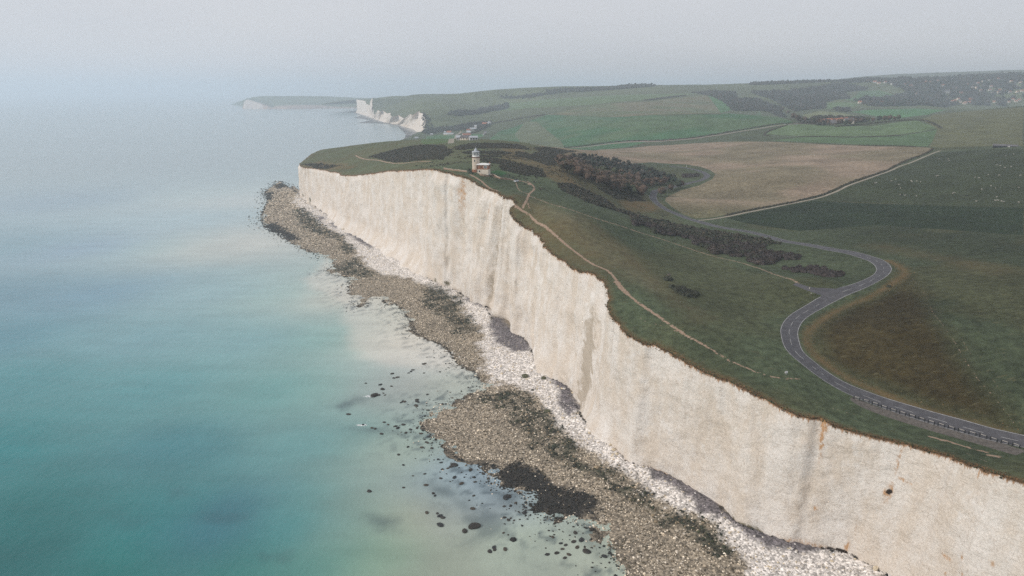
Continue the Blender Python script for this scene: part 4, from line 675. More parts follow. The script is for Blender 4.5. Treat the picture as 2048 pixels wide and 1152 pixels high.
# road markings: strips 25 mm above the surface
def strip(name, P, w, mat, dz=0.03, parent=None):
    P = np.asarray(P, float); N = normals2(P); A = P+N*w/2; B = P-N*w/2
    V = np.vstack([np.c_[A, Z(A[:, 0], A[:, 1])+dz], np.c_[B, Z(B[:, 0], B[:, 1])+dz]]); n = len(P)
    return mesh_np(name, V, [(i, i+1, n+i+1, n+i) for i in range(n-1)], mat, parent, True)
road = [o for o in COL.objects if o.name == 'road'][0]
RC = resample(ROADC, 1.0); RC = RC[60:]; RN = normals2(RC); rd = np.hypot(RC[:, 0], RC[:, 1]); mk = RC[rd < 620]
nm = normals2(mk)
jn = SIDEC[0]
for s_ in (-1, 1):
    q = mk+nm*2.82*s_; gap = np.hypot(q[:, 0]-jn[0], q[:, 1]-jn[1]) < 5.5 if s_ < 0 else np.zeros(len(q), bool)
    idx = np.where(~gap)[0]
    for run in np.split(idx, np.where(np.diff(idx) > 1)[0]+1):
        if len(run) > 3: strip('edge_line', q[run], 0.16, M['paint'], parent=road)
i = 0
while i < len(mk)-7:
    L = 6 if rd[60+i if False else i] < 320 else 4
    strip('centre_dash', mk[i:i+L], 0.14, M['paint'], parent=road); i += 9

# ------------------------------------------------------------------ sea
def sea():
    rr = [60.0]
    while rr[-1] < 30000: rr.append(rr[-1]*(1.007 if 150 < rr[-1] < 560 else 1.017) if rr[-1] < 1200 else rr[-1]*1.04)
    rr = np.array(rr); th = np.r_[np.linspace(-180, -60, 30, endpoint=False), np.linspace(-60, 30, 300, endpoint=False), np.linspace(30, 180, 40, endpoint=False)]
    th = np.radians(th); n, m = len(rr), len(th)
    X = rr[:, None]*np.sin(th)[None]; Y = rr[:, None]*np.cos(th)[None]
    V = np.c_[X.ravel(), Y.ravel(), np.zeros(n*m)]
    i, j = np.meshgrid(np.arange(n-1), np.arange(m), indexing='ij'); j2 = (j+1) % m
    Fc = np.stack([i*m+j, (i+1)*m+j, (i+1)*m+j2, i*m+j2], -1).reshape(-1, 4)
    V = np.vstack([V, [(0, 0, 0)]]); x, y = V[:, 0], V[:, 1]
    wx = x+14*(fbm(x/35, y/35, 70, 3)-0.5); wy = y+14*(fbm(x/35, y/35, 71, 3)-0.5)
    S_ = np.array(SEAC); num = np.zeros((len(V), 3)); den = np.zeros(len(V))
    for s in S_:
        d2 = (wx-s[0])**2+(wy-s[1])**2; wgt = 1/(d2+0.004*(s[0]**2+s[1]**2)+150)**1.6; num += wgt[:, None]*s[2:5]; den += wgt
    c = num/den[:, None]
    r = np.hypot(x, y); far = sstep(800, 1500, r)[:, None]; deep = np.array((0.275, 0.345, 0.355))
    c = c*(1-far)+deep*far
    big = fbm(x/330, y/150, 74, 3); c = c*(1+0.09*(big-0.5))[:, None]
    mk_ = sstep(-5, 7, sdp(x, y, MILK)+10*(fbm(x/14, y/14, 76, 4)-.5))*(r < 560)
    c = c*(1-.55*mk_[:, None])+np.array((0.62, 0.585, 0.515))*.55*mk_[:, None]
    pat = np.zeros(len(V))
    nr = r < 520
    for P in SEAP:
        q = sdp(x[nr], y[nr], P)+9*(fbm(x[nr]/7, y[nr]/7, 72, 4)-0.5); pat[nr] = np.maximum(pat[nr], sstep(-3.5, 5, q))
    shore = np.zeros(len(V)); dw = dline(x[nr], y[nr], WATER)
    shore[nr] = np.exp(-(dw/16)**2)*sstep(0.52, 0.72, fbm(x[nr]/3.0, y[nr]/2.4, 73, 5))*0.8
    pat = np.maximum(pat*np.where(x < -75, 0.30, 0.66)*(0.6+0.6*fbm(x/5, y/3, 75, 4)), shore)
    c = c*(1-.92*pat[:, None])+np.array((0.030, 0.052, 0.066))*pat[:, None]
    V2 = V[:-1]; Fc2 = [tuple(f) for f in Fc]+[tuple([n*m, k, (k+1) % m]) for k in range(m)]
    mesh_np('sea', V, Fc2, M['sea'], None, True, dict(col=c), kind='structure')
sea()

# ------------------------------------------------------------------ beach
BEACH = WATER + [(130, 60), (170, 20)] + BASE_ALL[:47]
def beach_z(x, y):
    dw = dline(x, y, WATER); db = dline(x, y, BD[::3]); ins = inpoly(x, y, BEACH)
    nearb = (db < 9) | ins
    dw = np.maximum(dw+np.where(ins, 15*(fbm(x/8, y/8, 86, 5)-0.57), 0), 0)
    t = np.where(ins, dw/(dw+db+0.01), np.where(db < dw, 1.0, 0.0))
    z = -0.06+3.1*t**1.1
    z = np.where(~ins & (dw <= db), -0.06-0.07*dw, z)
    mound = 1.5*np.exp(-(db/5)**2)*(fbm(x/9, y/9, 80, 2))
    return z+0.55*(fbm(x/2.4, y/2.4, 81, 4)-0.5)+0.5*(fbm(x/11, y/11, 82, 2)-0.5)+np.where(ins, mound, 0)
def zones(x, y):
    nz_ = 9*(fbm(x/5.5, y/5.5, 83, 4)-0.5)+7*(fbm(x/1.8, y/1.8, 84, 3)-0.5)
    g = lambda L, s=2.2: np.max([sstep(-s, s, sdp(x, y, P)+nz_) for P in L], axis=0)
    pw = sstep(0.38, 0.60, fbm(x/3.6, y/3.6, 87, 4))
    return g(WEED)*(0.45+0.65*pw), g(BLACK), g(WHITE, 2.0), np.max([sstep(-1.4, 1.4, sdp(x, y, P)+1.0+0.4*nz_) for P in SHING], axis=0)
def beach():
    st = 45; d = 130.0; ring = []
    while d < 1050:
        h = max(1.0, d/190); a0, a1 = R(-36), R(42); m = int((a1-a0)*d/h); th = a0+(np.arange(m)+RNG.random(m)*0.8)/m*(a1-a0)
        r = d+(RNG.random(m)-0.5)*0.7*h; ring.append(np.c_[np.sin(th)*r, np.cos(th)*r]); d += h
    p = np.vstack(ring); s = sdp(p[:, 0], p[:, 1], BEACH); p = p[s > -7]
    cv, ce, cf, *_ = delaunay_2d_cdt([Vector(q) for q in p], [], [], 0, 1e-3, False)
    V = np.array([(v.x, v.y) for v in cv]); T = np.array(cf); cen = V[T].mean(1)
    T = T[sdp(cen[:, 0], cen[:, 1], BEACH) > -6.5]
    a, b, c = V[T[:, 0]], V[T[:, 1]], V[T[:, 2]]
    fl = ((b-a)[:, 0]*(c-a)[:, 1]-(b-a)[:, 1]*(c-a)[:, 0]) < 0; T[fl] = T[fl][:, ::-1]
    x, y = V[:, 0], V[:, 1]; we, bl, wh, sh = zones(x, y)
    tan = np.array((0.24, 0.20, 0.150)); col = np.tile(tan, (len(V), 1))
    col *= (0.75+0.5*fbm(x/9, y/9, 85, 3))[:, None]
    for wgt, cc in ((wh, (0.62, 0.575, 0.535)), (we*0.8, (0.028, 0.030, 0.018)), (bl, (0.024, 0.021, 0.018)), (sh, (0.135, 0.120, 0.125))):
        col = col*(1-wgt[:, None])+np.array(cc)*wgt[:, None]
    dw = dline(x, y, WATER); ws = np.exp(-(dw/3.0)**2)[:, None]*(1-wh[:, None]); col = col*(1-0.55*ws)
    o = mesh_np('beach', np.c_[V, beach_z(x, y)], T, M['beach'], None, True, dict(col=col), kind='structure')
beach()

# stones of the foreshore
_ph = (1+5**0.5)/2
ICO = np.array([(-1,_ph,0),(1,_ph,0),(-1,-_ph,0),(1,-_ph,0),(0,-1,_ph),(0,1,_ph),(0,-1,-_ph),(0,1,-_ph),(_ph,0,-1),(_ph,0,1),(-_ph,0,-1),(-_ph,0,1)])/np.hypot(1, _ph)
ICF = np.array([(0,11,5),(0,5,1),(0,1,7),(0,7,10),(0,10,11),(1,5,9),(5,11,4),(11,10,2),(10,7,6),(7,1,8),(3,9,4),(3,4,2),(3,2,6),(3,6,8),(3,8,9),(4,9,5),(2,4,11),(6,2,10),(8,6,7),(9,8,1)])
def stones(name, C, S, colr, mat, kind='stuff', flat=(0.45, 0.8), jitter=0.28, parent=None, smooth_=False):
    n = len(C); s = RNG.random((n, 3)); ang = RNG.random(n)*6.283
    V = ICO[None]*(1+jitter*(RNG.random((n, 12, 1))-0.5)*2)
    sx = (0.75+0.6*s[:, 0]); sy = 0.75+0.4*s[:, 1]; sz = flat[0]+(flat[1]-flat[0])*s[:, 2]
    V = V*np.stack([sx, sy, sz], -1)[:, None]*np.reshape(S, (-1, 1, 1))*0.5
    ca, sa = np.cos(ang)[:, None], np.sin(ang)[:, None]
    X = V[..., 0]*ca-V[..., 1]*sa; Y = V[..., 0]*sa+V[..., 1]*ca
    V = np.stack([X, Y, V[..., 2]], -1)+np.asarray(C)[:, None]
    Fc = (ICF[None]+12*np.arange(n)[:, None, None]).reshape(-1, 3)
    cc = np.repeat(colr, 12, 0)
    return mesh_np(name, V.reshape(-1, 3), Fc, mat, parent, smooth_, dict(col=cc), kind=kind)
bx0, by0 = np.array(WATER).min(0)[:2]-5
N_ = 900000
qx = RNG.uniform(-360, 135, N_); qy = RNG.uniform(135, 1030, N_)
ins = sdp(qx, qy, BEACH); k = (ins > -14.0) & ((ins > -1) | (dline(qx, qy, BD[::4]) > 14)); qx, qy, ins = qx[k], qy[k], ins[k]
rr_ = np.hypot(qx, qy)
we, bl, wh, sh = zones(qx, qy); u_ = RNG.random(len(qx))
zone = np.zeros(len(qx), int)
zone[(wh > u_)] = 1; u_ = RNG.random(len(qx))
zone[(sh > u_)] = 4; u_ = RNG.random(len(qx))
zone[(we*0.86 > u_)] = 2; zone[(bl*0.95 > RNG.random(len(qx)))] = 3
patchy = fbm(qx/2.6, qy/2.6, 90, 3)
pr = np.array([0.85, 0.55, 0.62, 0.6, 0.10])[zone]*np.where(rr_ > 430, 0.42, 1.0)*sstep(0.28, 0.5, patchy+np.where(zone == 1, 0.08, 0.1))
k = (RNG.random(len(qx)) < pr*np.where(ins < 0, 0.30*np.exp(ins/4.5), 1)) & (ins > np.where(zone == 1, 0.3, -14)); qx, qy, zone, rr_ = qx[k], qy[k], zone[k], rr_[k]
qz = np.maximum(beach_z(qx, qy), -0.12); zone = np.where(ins[k] < 1.0, np.where(RNG.random(len(zone)) < .75, 3, zone), zone)
size = np.exp(RNG.normal(0, 0.33, len(qx)))*np.array([0.48, 0.46, 0.66, 0.6, 0.42])[zone]*np.maximum(1, rr_/400)*np.where(zone == 0, 1.0, 1.0)
bright = np.clip(RNG.normal(1, 0.28, len(qx)), 0.4, 1.7)
def pick(cs, n): return np.array(cs)[RNG.integers(0, len(cs), n)]
m = zone == 0
stones('foreshore_cobbles', np.c_[qx[m], qy[m], qz[m]+0.05], size[m], pick([(0.53,0.45,0.345),(0.60,0.52,0.41),(0.45,0.37,0.275),(0.14,0.11,0.075),(0.09,0.075,0.05),(0.58,0.51,0.42)], m.sum())*bright[m, None], M['rock'])
m = (zone == 2) | (zone == 3)
stones('weed_covered_stones', np.c_[qx[m], qy[m], qz[m]+0.08], size[m], np.where((zone[m] == 3)[:, None], pick([(0.022,0.019,0.015),(0.035,0.028,0.020),(0.02,0.02,0.018)], m.sum()), pick([(0.026,0.030,0.016),(0.036,0.042,0.020),(0.022,0.022,0.016),(0.028,0.032,0.02),(0.22,0.17,0.11)], m.sum()))*bright[m, None], M['weed'])
m = (zone == 1) | (zone == 4)
whc = pick([(0.68,0.635,0.60),(0.74,0.70,0.67),(0.60,0.55,0.50),(0.60,0.51,0.37)], m.sum())*np.clip(bright[m, None], 0.75, 1.12)
wx_, wy_, wz_, wsz = qx[m], qy[m], qz[m], size[m]
wr = np.hypot(np.hypot(wx_, wy_), 130); order = np.argsort(-wsz/wr); big = order[:280]; rest = order[280:]
stones('chalk_rubble', np.c_[wx_, wy_, wz_+0.05][rest], wsz[rest], whc[rest], M['rock'])
# the largest white boulders, each its own object
def boulder_mesh(seed, mat, name, sub=2, flat=0.7, col=(0.6, 0.55, 0.5)):
    bm = bmesh.new(); bmesh.ops.create_icosphere(bm, subdivisions=sub, radius=0.5)
    for v in bm.verts:
        p = v.co.normalized(); f = 0.82+0.5*float(fbm(p.x*1.6+seed*7, p.y*1.6+p.z*1.3, 100+seed, 3)); v.co = p*0.5*f; v.co.z *= flat
    me = bpy.data.meshes.new(name); bm.to_mesh(me); bm.free()
    at = me.attributes.new('col', 'FLOAT_COLOR', 'POINT'); at.data.foreach_set('color', np.tile((*col, 1), (len(me.vertices), 1)).astype(np.float32).ravel())
    me.materials.append(mat); return me
wb = [boulder_mesh(i, M['rock'], 'chalk_boulder', 1 if i > 2 else 2, 0.72, c) for i, c in enumerate([(0.60,0.555,0.515),(0.66,0.62,0.58),(0.55,0.49,0.43),(0.57,0.48,0.35),(0.62,0.58,0.54),(0.50,0.45,0.40)])]
for n_, i in enumerate(big):
    o = bpy.data.objects.new('chalk_boulder', wb[n_ % 6]); link(o); s = float(wsz[i])*1.05
    o.location = (wx_[i], wy_[i], wz_[i]+0.1*s); o.scale = (s, s*random.uniform(.75, 1.1), s*random.uniform(.8, 1.1)); o.rotation_euler = (0, 0, random.uniform(0, 6.28))
    wh_ = ['white', 'bright white', 'greyish', 'yellowish', 'pale', 'dull grey'][n_ % 6]; yy_ = wy_[i]; where = 'at the near foot of the cliff' if yy_ < 205 else 'below the near talus' if yy_ < 250 else 'around the cliff nose' if yy_ < 330 else 'under the tall fluted cliff' if yy_ < 470 else 'on the far white apron'
    tag(o, ('large ' if s > 1.0 else 'small ')+wh_+' chalk boulder '+where, 'boulder', 'fallen chalk boulders')
def fallen(px, c, n, s0, s1, spread):                # yellowish blocks of the falls under the cliff
    for _ in range(n):
        x, y = c[0]+random.gauss(0, spread), c[1]+random.gauss(0, spread); z = float(beach_z(np.array([x]), np.array([y]))[0]); s = random.uniform(s0, s1)
        o = bpy.data.objects.new('chalk_boulder', wb[px[_ % len(px)]]); link(o); o.location = (x, y, z+0.15*s); o.scale = (s*1.2, s, s*.85); o.rotation_euler = (random.uniform(-.3, .3), random.uniform(-.3, .3), random.uniform(0, 6))
        tag(o, 'yellowish chalk block from the fall heaped against the cliff foot', 'boulder', 'yellowish fallen chalk blocks')
dk = [boulder_mesh(20+i, M['weed'], 'sea_rock', 1 if i else 2, 0.55, c) for i, c in enumerate([(0.030,0.026,0.022),(0.038,0.032,0.026),(0.055,0.042,0.030),(0.025,0.025,0.026)])]
for i, (x, y, s) in enumerate(SEAROCK):
    o = bpy.data.objects.new('sea_rock', dk[i % 4]); link(o); s = s*1.05
    o.location = (x, y, max(0.02*s, float(beach_z(np.array([x]), np.array([y]))[0])*0.0+0.03*s)); o.scale = (s*1.25, s*0.95, s*0.9); o.rotation_euler = (0, 0, random.uniform(0, 6))
    if s > 2.8 and i < 5: tag(o, 'large dark rock with white foam on its left side, farthest out in the shallows', 'rock')
    elif s > 2.8: tag(o, 'broadest black rock in the shallows off the dark weed bed', 'rock')
    else: tag(o, ('broad' if s > 1.5 else 'small')+' dark weedy rock in the shallows '+('off the near end of the black weed bed' if y < 205 else 'off the tan cobble point' if y < 245 else 'scattered beyond the cobble point' if y < 275 else 'in the inlet above the cobble point'), 'rock', 'dark rocks in the shallows')
for (x, y, s), lab in zip(BIGROCK, ('green topped boulder alone on the white rubble below the cliff', 'low green stained boulder on the white rubble near the overhang', 'dark green boulder at the upper edge of the weed band')):
    o = bpy.data.objects.new('weedy_boulder', boulder_mesh(40+int(s*10), M['weed'], 'weedy_boulder', 2, 0.7, (0.085, 0.085, 0.045))); link(o)
    o.location = (x, y, float(beach_z(np.array([x]), np.array([y]))[0])+0.2*s); o.scale = (s*1.2, s, s); tag(o, lab, 'boulder')
fallen([3, 3, 0], (40.5, 222), 24, 0.7, 1.7, 3.0); fallen([3, 5, 0], (101, 160), 22, 0.7, 1.6, 3.0); fallen([3, 0], (26, 277), 12, 0.7, 1.6, 3.2)
# foam
fm = plain('sea_foam', (0.75, 0.77, 0.77), 0.6, 0.1, 2)
for (fx, fy) in ((SEAROCK[0][0]-2.2, SEAROCK[0][1]-0.6), (SEAROCK[3][0]-.6, SEAROCK[3][1]-.4)):
    n = 60; a = RNG.random(n)*6.28; r = RNG.random(n)**.7*1.5
    C = np.c_[fx+np.cos(a)*r*1.6, fy+np.sin(a)*r*0.6, np.full(n, 0.02)]
    o = stones('foam', C, RNG.uniform(.2, .6, n), np.full((n, 3), .75), fm, 'stuff', (0.1, 0.2))

# ------------------------------------------------------------------ bay beach, far headland
def flat_patch(name, P, step, zf, colf, mat, attrs=('col',)):
    P = dens(P, 6, 140); x0, y0 = P.min(0); x1, y1 = P.max(0)
    gx, gy = np.meshgrid(np.arange(x0, x1, step), np.arange(y0, y1, step)); g = np.c_[gx.ravel(), gy.ravel()]; g = g+RNG.uniform(-.3, .3, g.shape)*step
    g = g[inpoly(g[:, 0], g[:, 1], P)]; n = len(P)
    cv, ce, cf, *_ = delaunay_2d_cdt([Vector(map(float, q)) for q in np.vstack([P, g])], [(i, (i+1) % n) for i in range(n)], [], 1, 1e-3, False)
    V = np.array([(v.x, v.y) for v in cv]); z = zf(V[:, 0], V[:, 1]); cf = [f for f in cf if inpoly(np.array([V[list(f), 0].mean()]), np.array([V[list(f), 1].mean()]), P)[0]]
    mesh_np(name, np.c_[V, z], [tuple(f) for f in cf], mat, None, True, dict(col=colf(V[:, 0], V[:, 1])), kind='structure')
def bay_col(x, y):
    d = dline(x, y, SB); w_ = (sstep(30, 8, d)*(fbm(x/20, y/20, 95, 2) > 0.3))[:, None]
    dark = sstep(0.40, 0.55, fbm(x/45, y/90, 96, 3))[:, None]
    c = np.array((0.17, 0.165, 0.16))*(1-dark)+np.array((0.085, 0.09, 0.09))*dark
    return c*(1-w_)+np.array((0.50, 0.47, 0.44))*w_
flat_patch('bay_beach', FBEACH, 28, lambda x, y: 0.25+0.03*np.minimum(dline(x, y, FBEACH, True), 40)+0.5*(fbm(x/40, y/40, 97, 2)-0.5), bay_col, M['beach'])
hv = []; nh = len(HEAD)
Hd = np.array(HEAD)
HS = np.array([np.interp(np.linspace(0, nh-1, 85), np.arange(nh), Hd[:, i]) for i in range(8)]).T
for q in HS:
    a, t, r = q[0:2], q[2:5], q[5:8]; t = t.copy(); t[2] = max(t[2], 1.0); rz_ = max(r[2], t[2]-2, 1.0)
    for f in (0, 0.25, 0.5, 0.75, 1.0): hv.append((*(a+(t[:2]-a)*f), -1+(t[2]+1)*f))
    for f in (0.08, 0.25, 0.5, 0.75, 1.0): hv.append((*(t[:2]+(r[:2]-t[:2])*f), t[2]+(rz_-t[2])*math.sin(f*1.57)**0.8))
    hv.append((*(r[:2]+np.array((-500, 900))), -1))
hv = np.array(hv); c11 = 11
hv[:, 0] += 26*(fbm(hv[:, 0]/60, hv[:, 1]/60, 98, 3)-0.5); hv[:, 2] += np.where(hv[:, 2] > 2, 7*(fbm(hv[:, 0]/120, hv[:, 1]/120, 99, 3)-0.5), 0)
isl = np.tile([0]*5+[1]*6, len(HS)); ht = np.repeat(HS[:, 4], 11)
lowc = np.where((ht < 30)[:, None], (0.36, 0.27, 0.22), (0.52, 0.46, 0.42))
gl = fbm(hv[:, 0]/180, hv[:, 1]/180, 101, 3)[:, None]
hc = np.where((isl == 0)[:, None], lowc, np.array((0.10, 0.125, 0.065))*(0.7+0.7*gl))
hf = [(i*c11+j, i*c11+j+1, (i+1)*c11+j+1, (i+1)*c11+j) for i in range(len(HS)-1) for j in range(c11-1)]
mesh_np('headland', hv, [f[::-1] for f in hf], attr_mat('headland_ground', 0.95, 0.25, 0.02, 0.05), None, False, dict(col=hc), kind='structure')
# distant ridge beyond the village
rx = np.linspace(1500, 5200, 90); rv_ = []
for x in rx:
    h = np.interp(x, [1500, 2400, 2930, 3960, 5200], [150, 205, 256, 284, 300])+9*(fbm(np.array([x/300]), np.array([1.]), 110, 3)[0]-0.5)*2
    for f, g in ((0, 0.5), (0.3, 0.8), (0.6, 0.97), (1, 1.0), (1.6, 0.7)): rv_.append((x, 4700+f*700, h*g))
rf_ = [(i*5+j, (i+1)*5+j, (i+1)*5+j+1, i*5+j+1) for i in range(89) for j in range(4)]
rv_ = np.array(rv_); mesh_np('hills', rv_, rf_, attr_mat('hill_ground', 0.95, 0.25, 0.02, 0.05), None, True, dict(col=np.tile((0.09, 0.10, 0.06), (len(rv_), 1))), kind='structure')
rgx, rgy = np.meshgrid(np.linspace(-4000, 9000, 40), np.linspace(5150, 14000, 24)); gz_ = 60+60*fbm(rgx/2500, rgy/2500, 112, 2)

# ------------------------------------------------------------------ haze: the sea air that fades the far coast
HAZE = 0.000185
hz = MB().box(-32000, 32000, -32000, 32000, -3.0, 330.0).build('haze', None); hz['kind'] = 'stuff'
hm = bpy.data.materials.new('sea_haze'); hm.use_nodes = True; ht_ = hm.node_tree; ht_.nodes.clear()
ho = ht_.nodes.new('ShaderNodeOutputMaterial'); hp = ht_.nodes.new('ShaderNodeVolumePrincipled')
hp.inputs['Color'].default_value = (0.80, 0.90, 1.0, 1); hp.inputs['Density'].default_value = HAZE; hp.inputs['Anisotropy'].default_value = 0.25
ht_.links.new(hp.outputs[0], ho.inputs['Volume']); hz.data.materials.append(hm)

# ------------------------------------------------------------------ vegetation
def leaf_cloud(n, rx, ry, rz, zc, size, cols, lobes=5, seed=0, low=0.0):
    r = np.random.default_rng(seed); L = [(0, 0, 0, 1.0)]+[(r.uniform(-.55, .55), r.uniform(-.55, .55), r.uniform(-.25, .5), r.uniform(.4, .65)) for _ in range(lobes)]
    V = []; F = []; C = []
    for i in range(n):
        lx, ly, lz, lr = L[r.integers(0, len(L))]
        d = r.normal(size=3); d /= np.linalg.norm(d); rad = lr*r.random()**0.35
        p = np.array(((lx+d[0]*rad)*rx, (ly+d[1]*rad)*ry, max((lz+d[2]*rad), low)*rz+zc))
        a = r.normal(size=3); a /= np.linalg.norm(a); b = np.cross(a, r.normal(size=3)); b /= np.linalg.norm(b)+1e-9; s = size*r.uniform(.6, 1.3)
        k = len(V); V += [p+a*s, p+b*s, p-a*s*.9, p-b*s*.8]; F += [(k, k+1, k+2, k+3)]
        c = np.array(cols[r.integers(0, len(cols))])*r.uniform(.5, 1.2); C += [c]*4
    return np.array(V), F, np.array(C)
def core(rx, ry, rz, zc, col, seed, sub=2):
    bm = bmesh.new(); bmesh.ops.create_icosphere(bm, subdivisions=sub, radius=1)
    V = np.array([v.co[:] for v in bm.verts]); F = [tuple(v.index for v in f.verts) for f in bm.faces]; bm.free()
    f = 0.72+0.6*fbm(V[:, 0]*1.4+seed*3, V[:, 1]*1.4+V[:, 2]*1.7, 120+seed, 3)
    V = V*f[:, None]*np.array((rx, ry, rz)); V[:, 2] = np.maximum(V[:, 2]+zc, 0.02)
    return V, F, np.tile(col, (len(V), 1))*np.random.default_rng(seed).uniform(.75, 1.25, (len(V), 1))
def foliage_mesh(name, parts):
    V = []; F = []; C = []
    for v, f, c in parts:
        n = sum(len(q) for q in V); V.append(v); C.append(c); F += [tuple(i+n for i in q) for q in f]
    me = bpy.data.meshes.new(name); V = np.vstack(V); C = np.vstack(C); me.from_pydata([tuple(map(float, p)) for p in V], [], F)
    at = me.attributes.new('col', 'FLOAT_COLOR', 'POINT'); at.data.foreach_set('color', np.c_[C, np.ones(len(C))].astype(np.float32).ravel())
    me.materials.append(M['leaf']); return me
BROWN = [(0.119,0.081,0.059),(0.095,0.070,0.053),(0.137,0.092,0.059),(0.084,0.073,0.048)]; OLIVE = [(0.077,0.087,0.048),(0.091,0.095,0.048),(0.067,0.077,0.045)]; RUST = [(0.125,0.080,0.054),(0.105,0.076,0.056)]; DARKG = [(0.048,0.059,0.036),(0.056,0.063,0.039)]
def trunk_mb(h, r0, seed):
    q = random.Random(seed); b = MB(); n = 6; b.lathe([(r0, 0), (r0*.75, h*.3), (r0*.5, h*.65), (r0*.15, h)], n)
    for k in range(4):
        a = q.uniform(0, 6.28); z0 = h*q.uniform(.35, .7); L = h*q.uniform(.25, .4); b.bar((0, 0, z0), (math.cos(a)*L, math.sin(a)*L, z0+L*.8), r0*.5)
    return b
TREE = []
for i, (cols, h) in enumerate([(BROWN, 8.5), (RUST, 8), (OLIVE, 8), (BROWN, 9.5), (DARKG, 8.5), (BROWN+OLIVE, 9)]):
    r = random.Random(i); rx = h*.42
    me = foliage_mesh('crown', [core(rx*.72, rx*.72, h*.33, h*.6, np.array(cols[0])*.8, i), leaf_cloud(330, rx*1.02, rx*1.02, h*.42, h*.58, .50, cols, 7, i, -0.95)])
    TREE.append((me, trunk_mb(h*.8, .22, i).build('trunk', M['bark']).data, h))
for o in [o for o in COL.objects if o.name.startswith('trunk')]: bpy.data.objects.remove(o)
TN = ['bare brown crowned tree in the valley copse', 'rust leaved tree in the valley copse', 'olive green tree in the valley copse', 'tall brown twiggy tree in the valley copse', 'dark green tree in the valley copse', 'mixed brown and green tree in the valley copse']
def tree(i, x, y, s, label, group, sink=0.3):
    if group == 'trees of the valley copse': label = label.replace('in the valley copse', ('on the near edge of' if y < 545 else 'in the middle of' if y < 640 else 'at the far top of')+' the valley copse')
    e = empty('tree', (x, y, float(Z(np.array([x]), np.array([y]))[0])-sink), random.uniform(0, 6.28)); e.scale = (s*random.uniform(.9, 1.15), s*random.uniform(.9, 1.15), s)
    c = bpy.data.objects.new('crown', TREE[i][0]); link(c, e); t = bpy.data.objects.new('trunk', TREE[i][1]); link(t, e)
    return tag(e, label, 'tree', group)
def scatter(P, sp, seed=0, jit=0.75):
    r = np.random.default_rng(seed); P = np.array([p[:2] for p in P]); x0, y0 = P.min(0); x1, y1 = P.max(0)
    gx, gy = np.meshgrid(np.arange(x0, x1+sp, sp), np.arange(y0, y1+sp, sp*.9)); gx = gx+(np.arange(len(gx)) % 2)[:, None]*sp/2
    g = np.c_[gx.ravel(), gy.ravel()]+r.uniform(-.5, .5, (gx.size, 2))*sp*jit
    return g[inpoly(g[:, 0], g[:, 1], P)]
wd = scatter(WOOD, 7.4, 1); wd = wd[dline(wd[:, 0], wd[:, 1], ROADC) > 7]
wd = wd[np.argsort(np.hypot(wd[:, 0], wd[:, 1]))]
wood_rest = wd[250:]
for n, (x, y) in enumerate(wd[:250]):
    q = fbm(np.array([x/30]), np.array([y/30]), 130, 2)[0]; i = random.choice([0, 3, 5, 0] if q < .5 else [1, 2, 4, 5, 3, 0])
    tree(i, x, y, random.uniform(.75, 1.12), TN[i], 'trees of the valley copse')
for n, (x, y) in enumerate(VALT[:50]):
    tree(n % 6, x, y, random.uniform(1.1, 1.55), 'tall brown tree in the hedge row behind the farm houses' if n % 6 != 4 else 'dark evergreen tree in the hedge row behind the farm houses', 'trees round the valley farm')
# thicket bushes
BUSH = []
for i, cols in enumerate([[(0.070,0.058,0.055),(0.058,0.049,0.049),(0.083,0.067,0.058)], [(0.063,0.055,0.048),(0.056,0.052,0.043)], [(0.080,0.063,0.054),(0.066,0.054,0.048)], [(0.050,0.054,0.037),(0.058,0.055,0.042)]]):
    me = foliage_mesh('bush', [core(1.5, 1.5, 1.25, .55, np.array(cols[0])*.85, 30+i), leaf_cloud(130, 1.8, 1.8, 1.5, .75, .30, cols, 5, 40+i, -0.4)])
    BUSH.append(me)
stem = MB().lathe([(.09, -.2), (.07, .5), (.03, 1.3)], 6).bar((0, 0, .3), (.5, .3, 1.1), .06).bar((0, 0, .3), (-.5, .2, 1.0), .06).bar((0, 0, .2), (.1, -.5, 1.0), .06)
stm = stem.build('stem', M['bark']); stm_me = stm.data; bpy.data.objects.remove(stm)
BL = ['leafless purple brown bush in the thicket along the valley road', 'dull brown bush in the thicket along the valley road', 'reddish brown bush in the thicket along the valley road', 'dark olive bush in the thicket along the valley road']
def bush(i, x, y, s, label, group):
    if group == 'bushes of the thicket': label = label.replace('along the valley road', 'nearest the road bend' if y < 345 else 'half way along the valley road' if y < 400 else 'at its upper end below the hill')
    o = bpy.data.objects.new('bush', BUSH[i]); link(o); o.location = (x, y, float(Z(np.array([x]), np.array([y]))[0])-.15); o.scale = (s*random.uniform(.9, 1.2), s*random.uniform(.9, 1.2), s*random.uniform(.8, 1.05)); o.rotation_euler = (0, 0, random.uniform(0, 6.28))
    c = bpy.data.objects.new('stem', stm_me); link(c, o); return tag(o, label, 'bush', group)
th = scatter(THICKET, 3.0, 2); th = th[(dline(th[:, 0], th[:, 1], ROADC) > 5.5)]
th = th[np.argsort(np.hypot(th[:, 0], th[:, 1]))]
nb = 235; rest_b = th[nb:]
for x, y in th[:nb]: i = random.choice([0, 0, 1, 2, 3, 1]); bush(i, x, y, random.uniform(.85, 1.4), BL[i], 'bushes of the thicket')
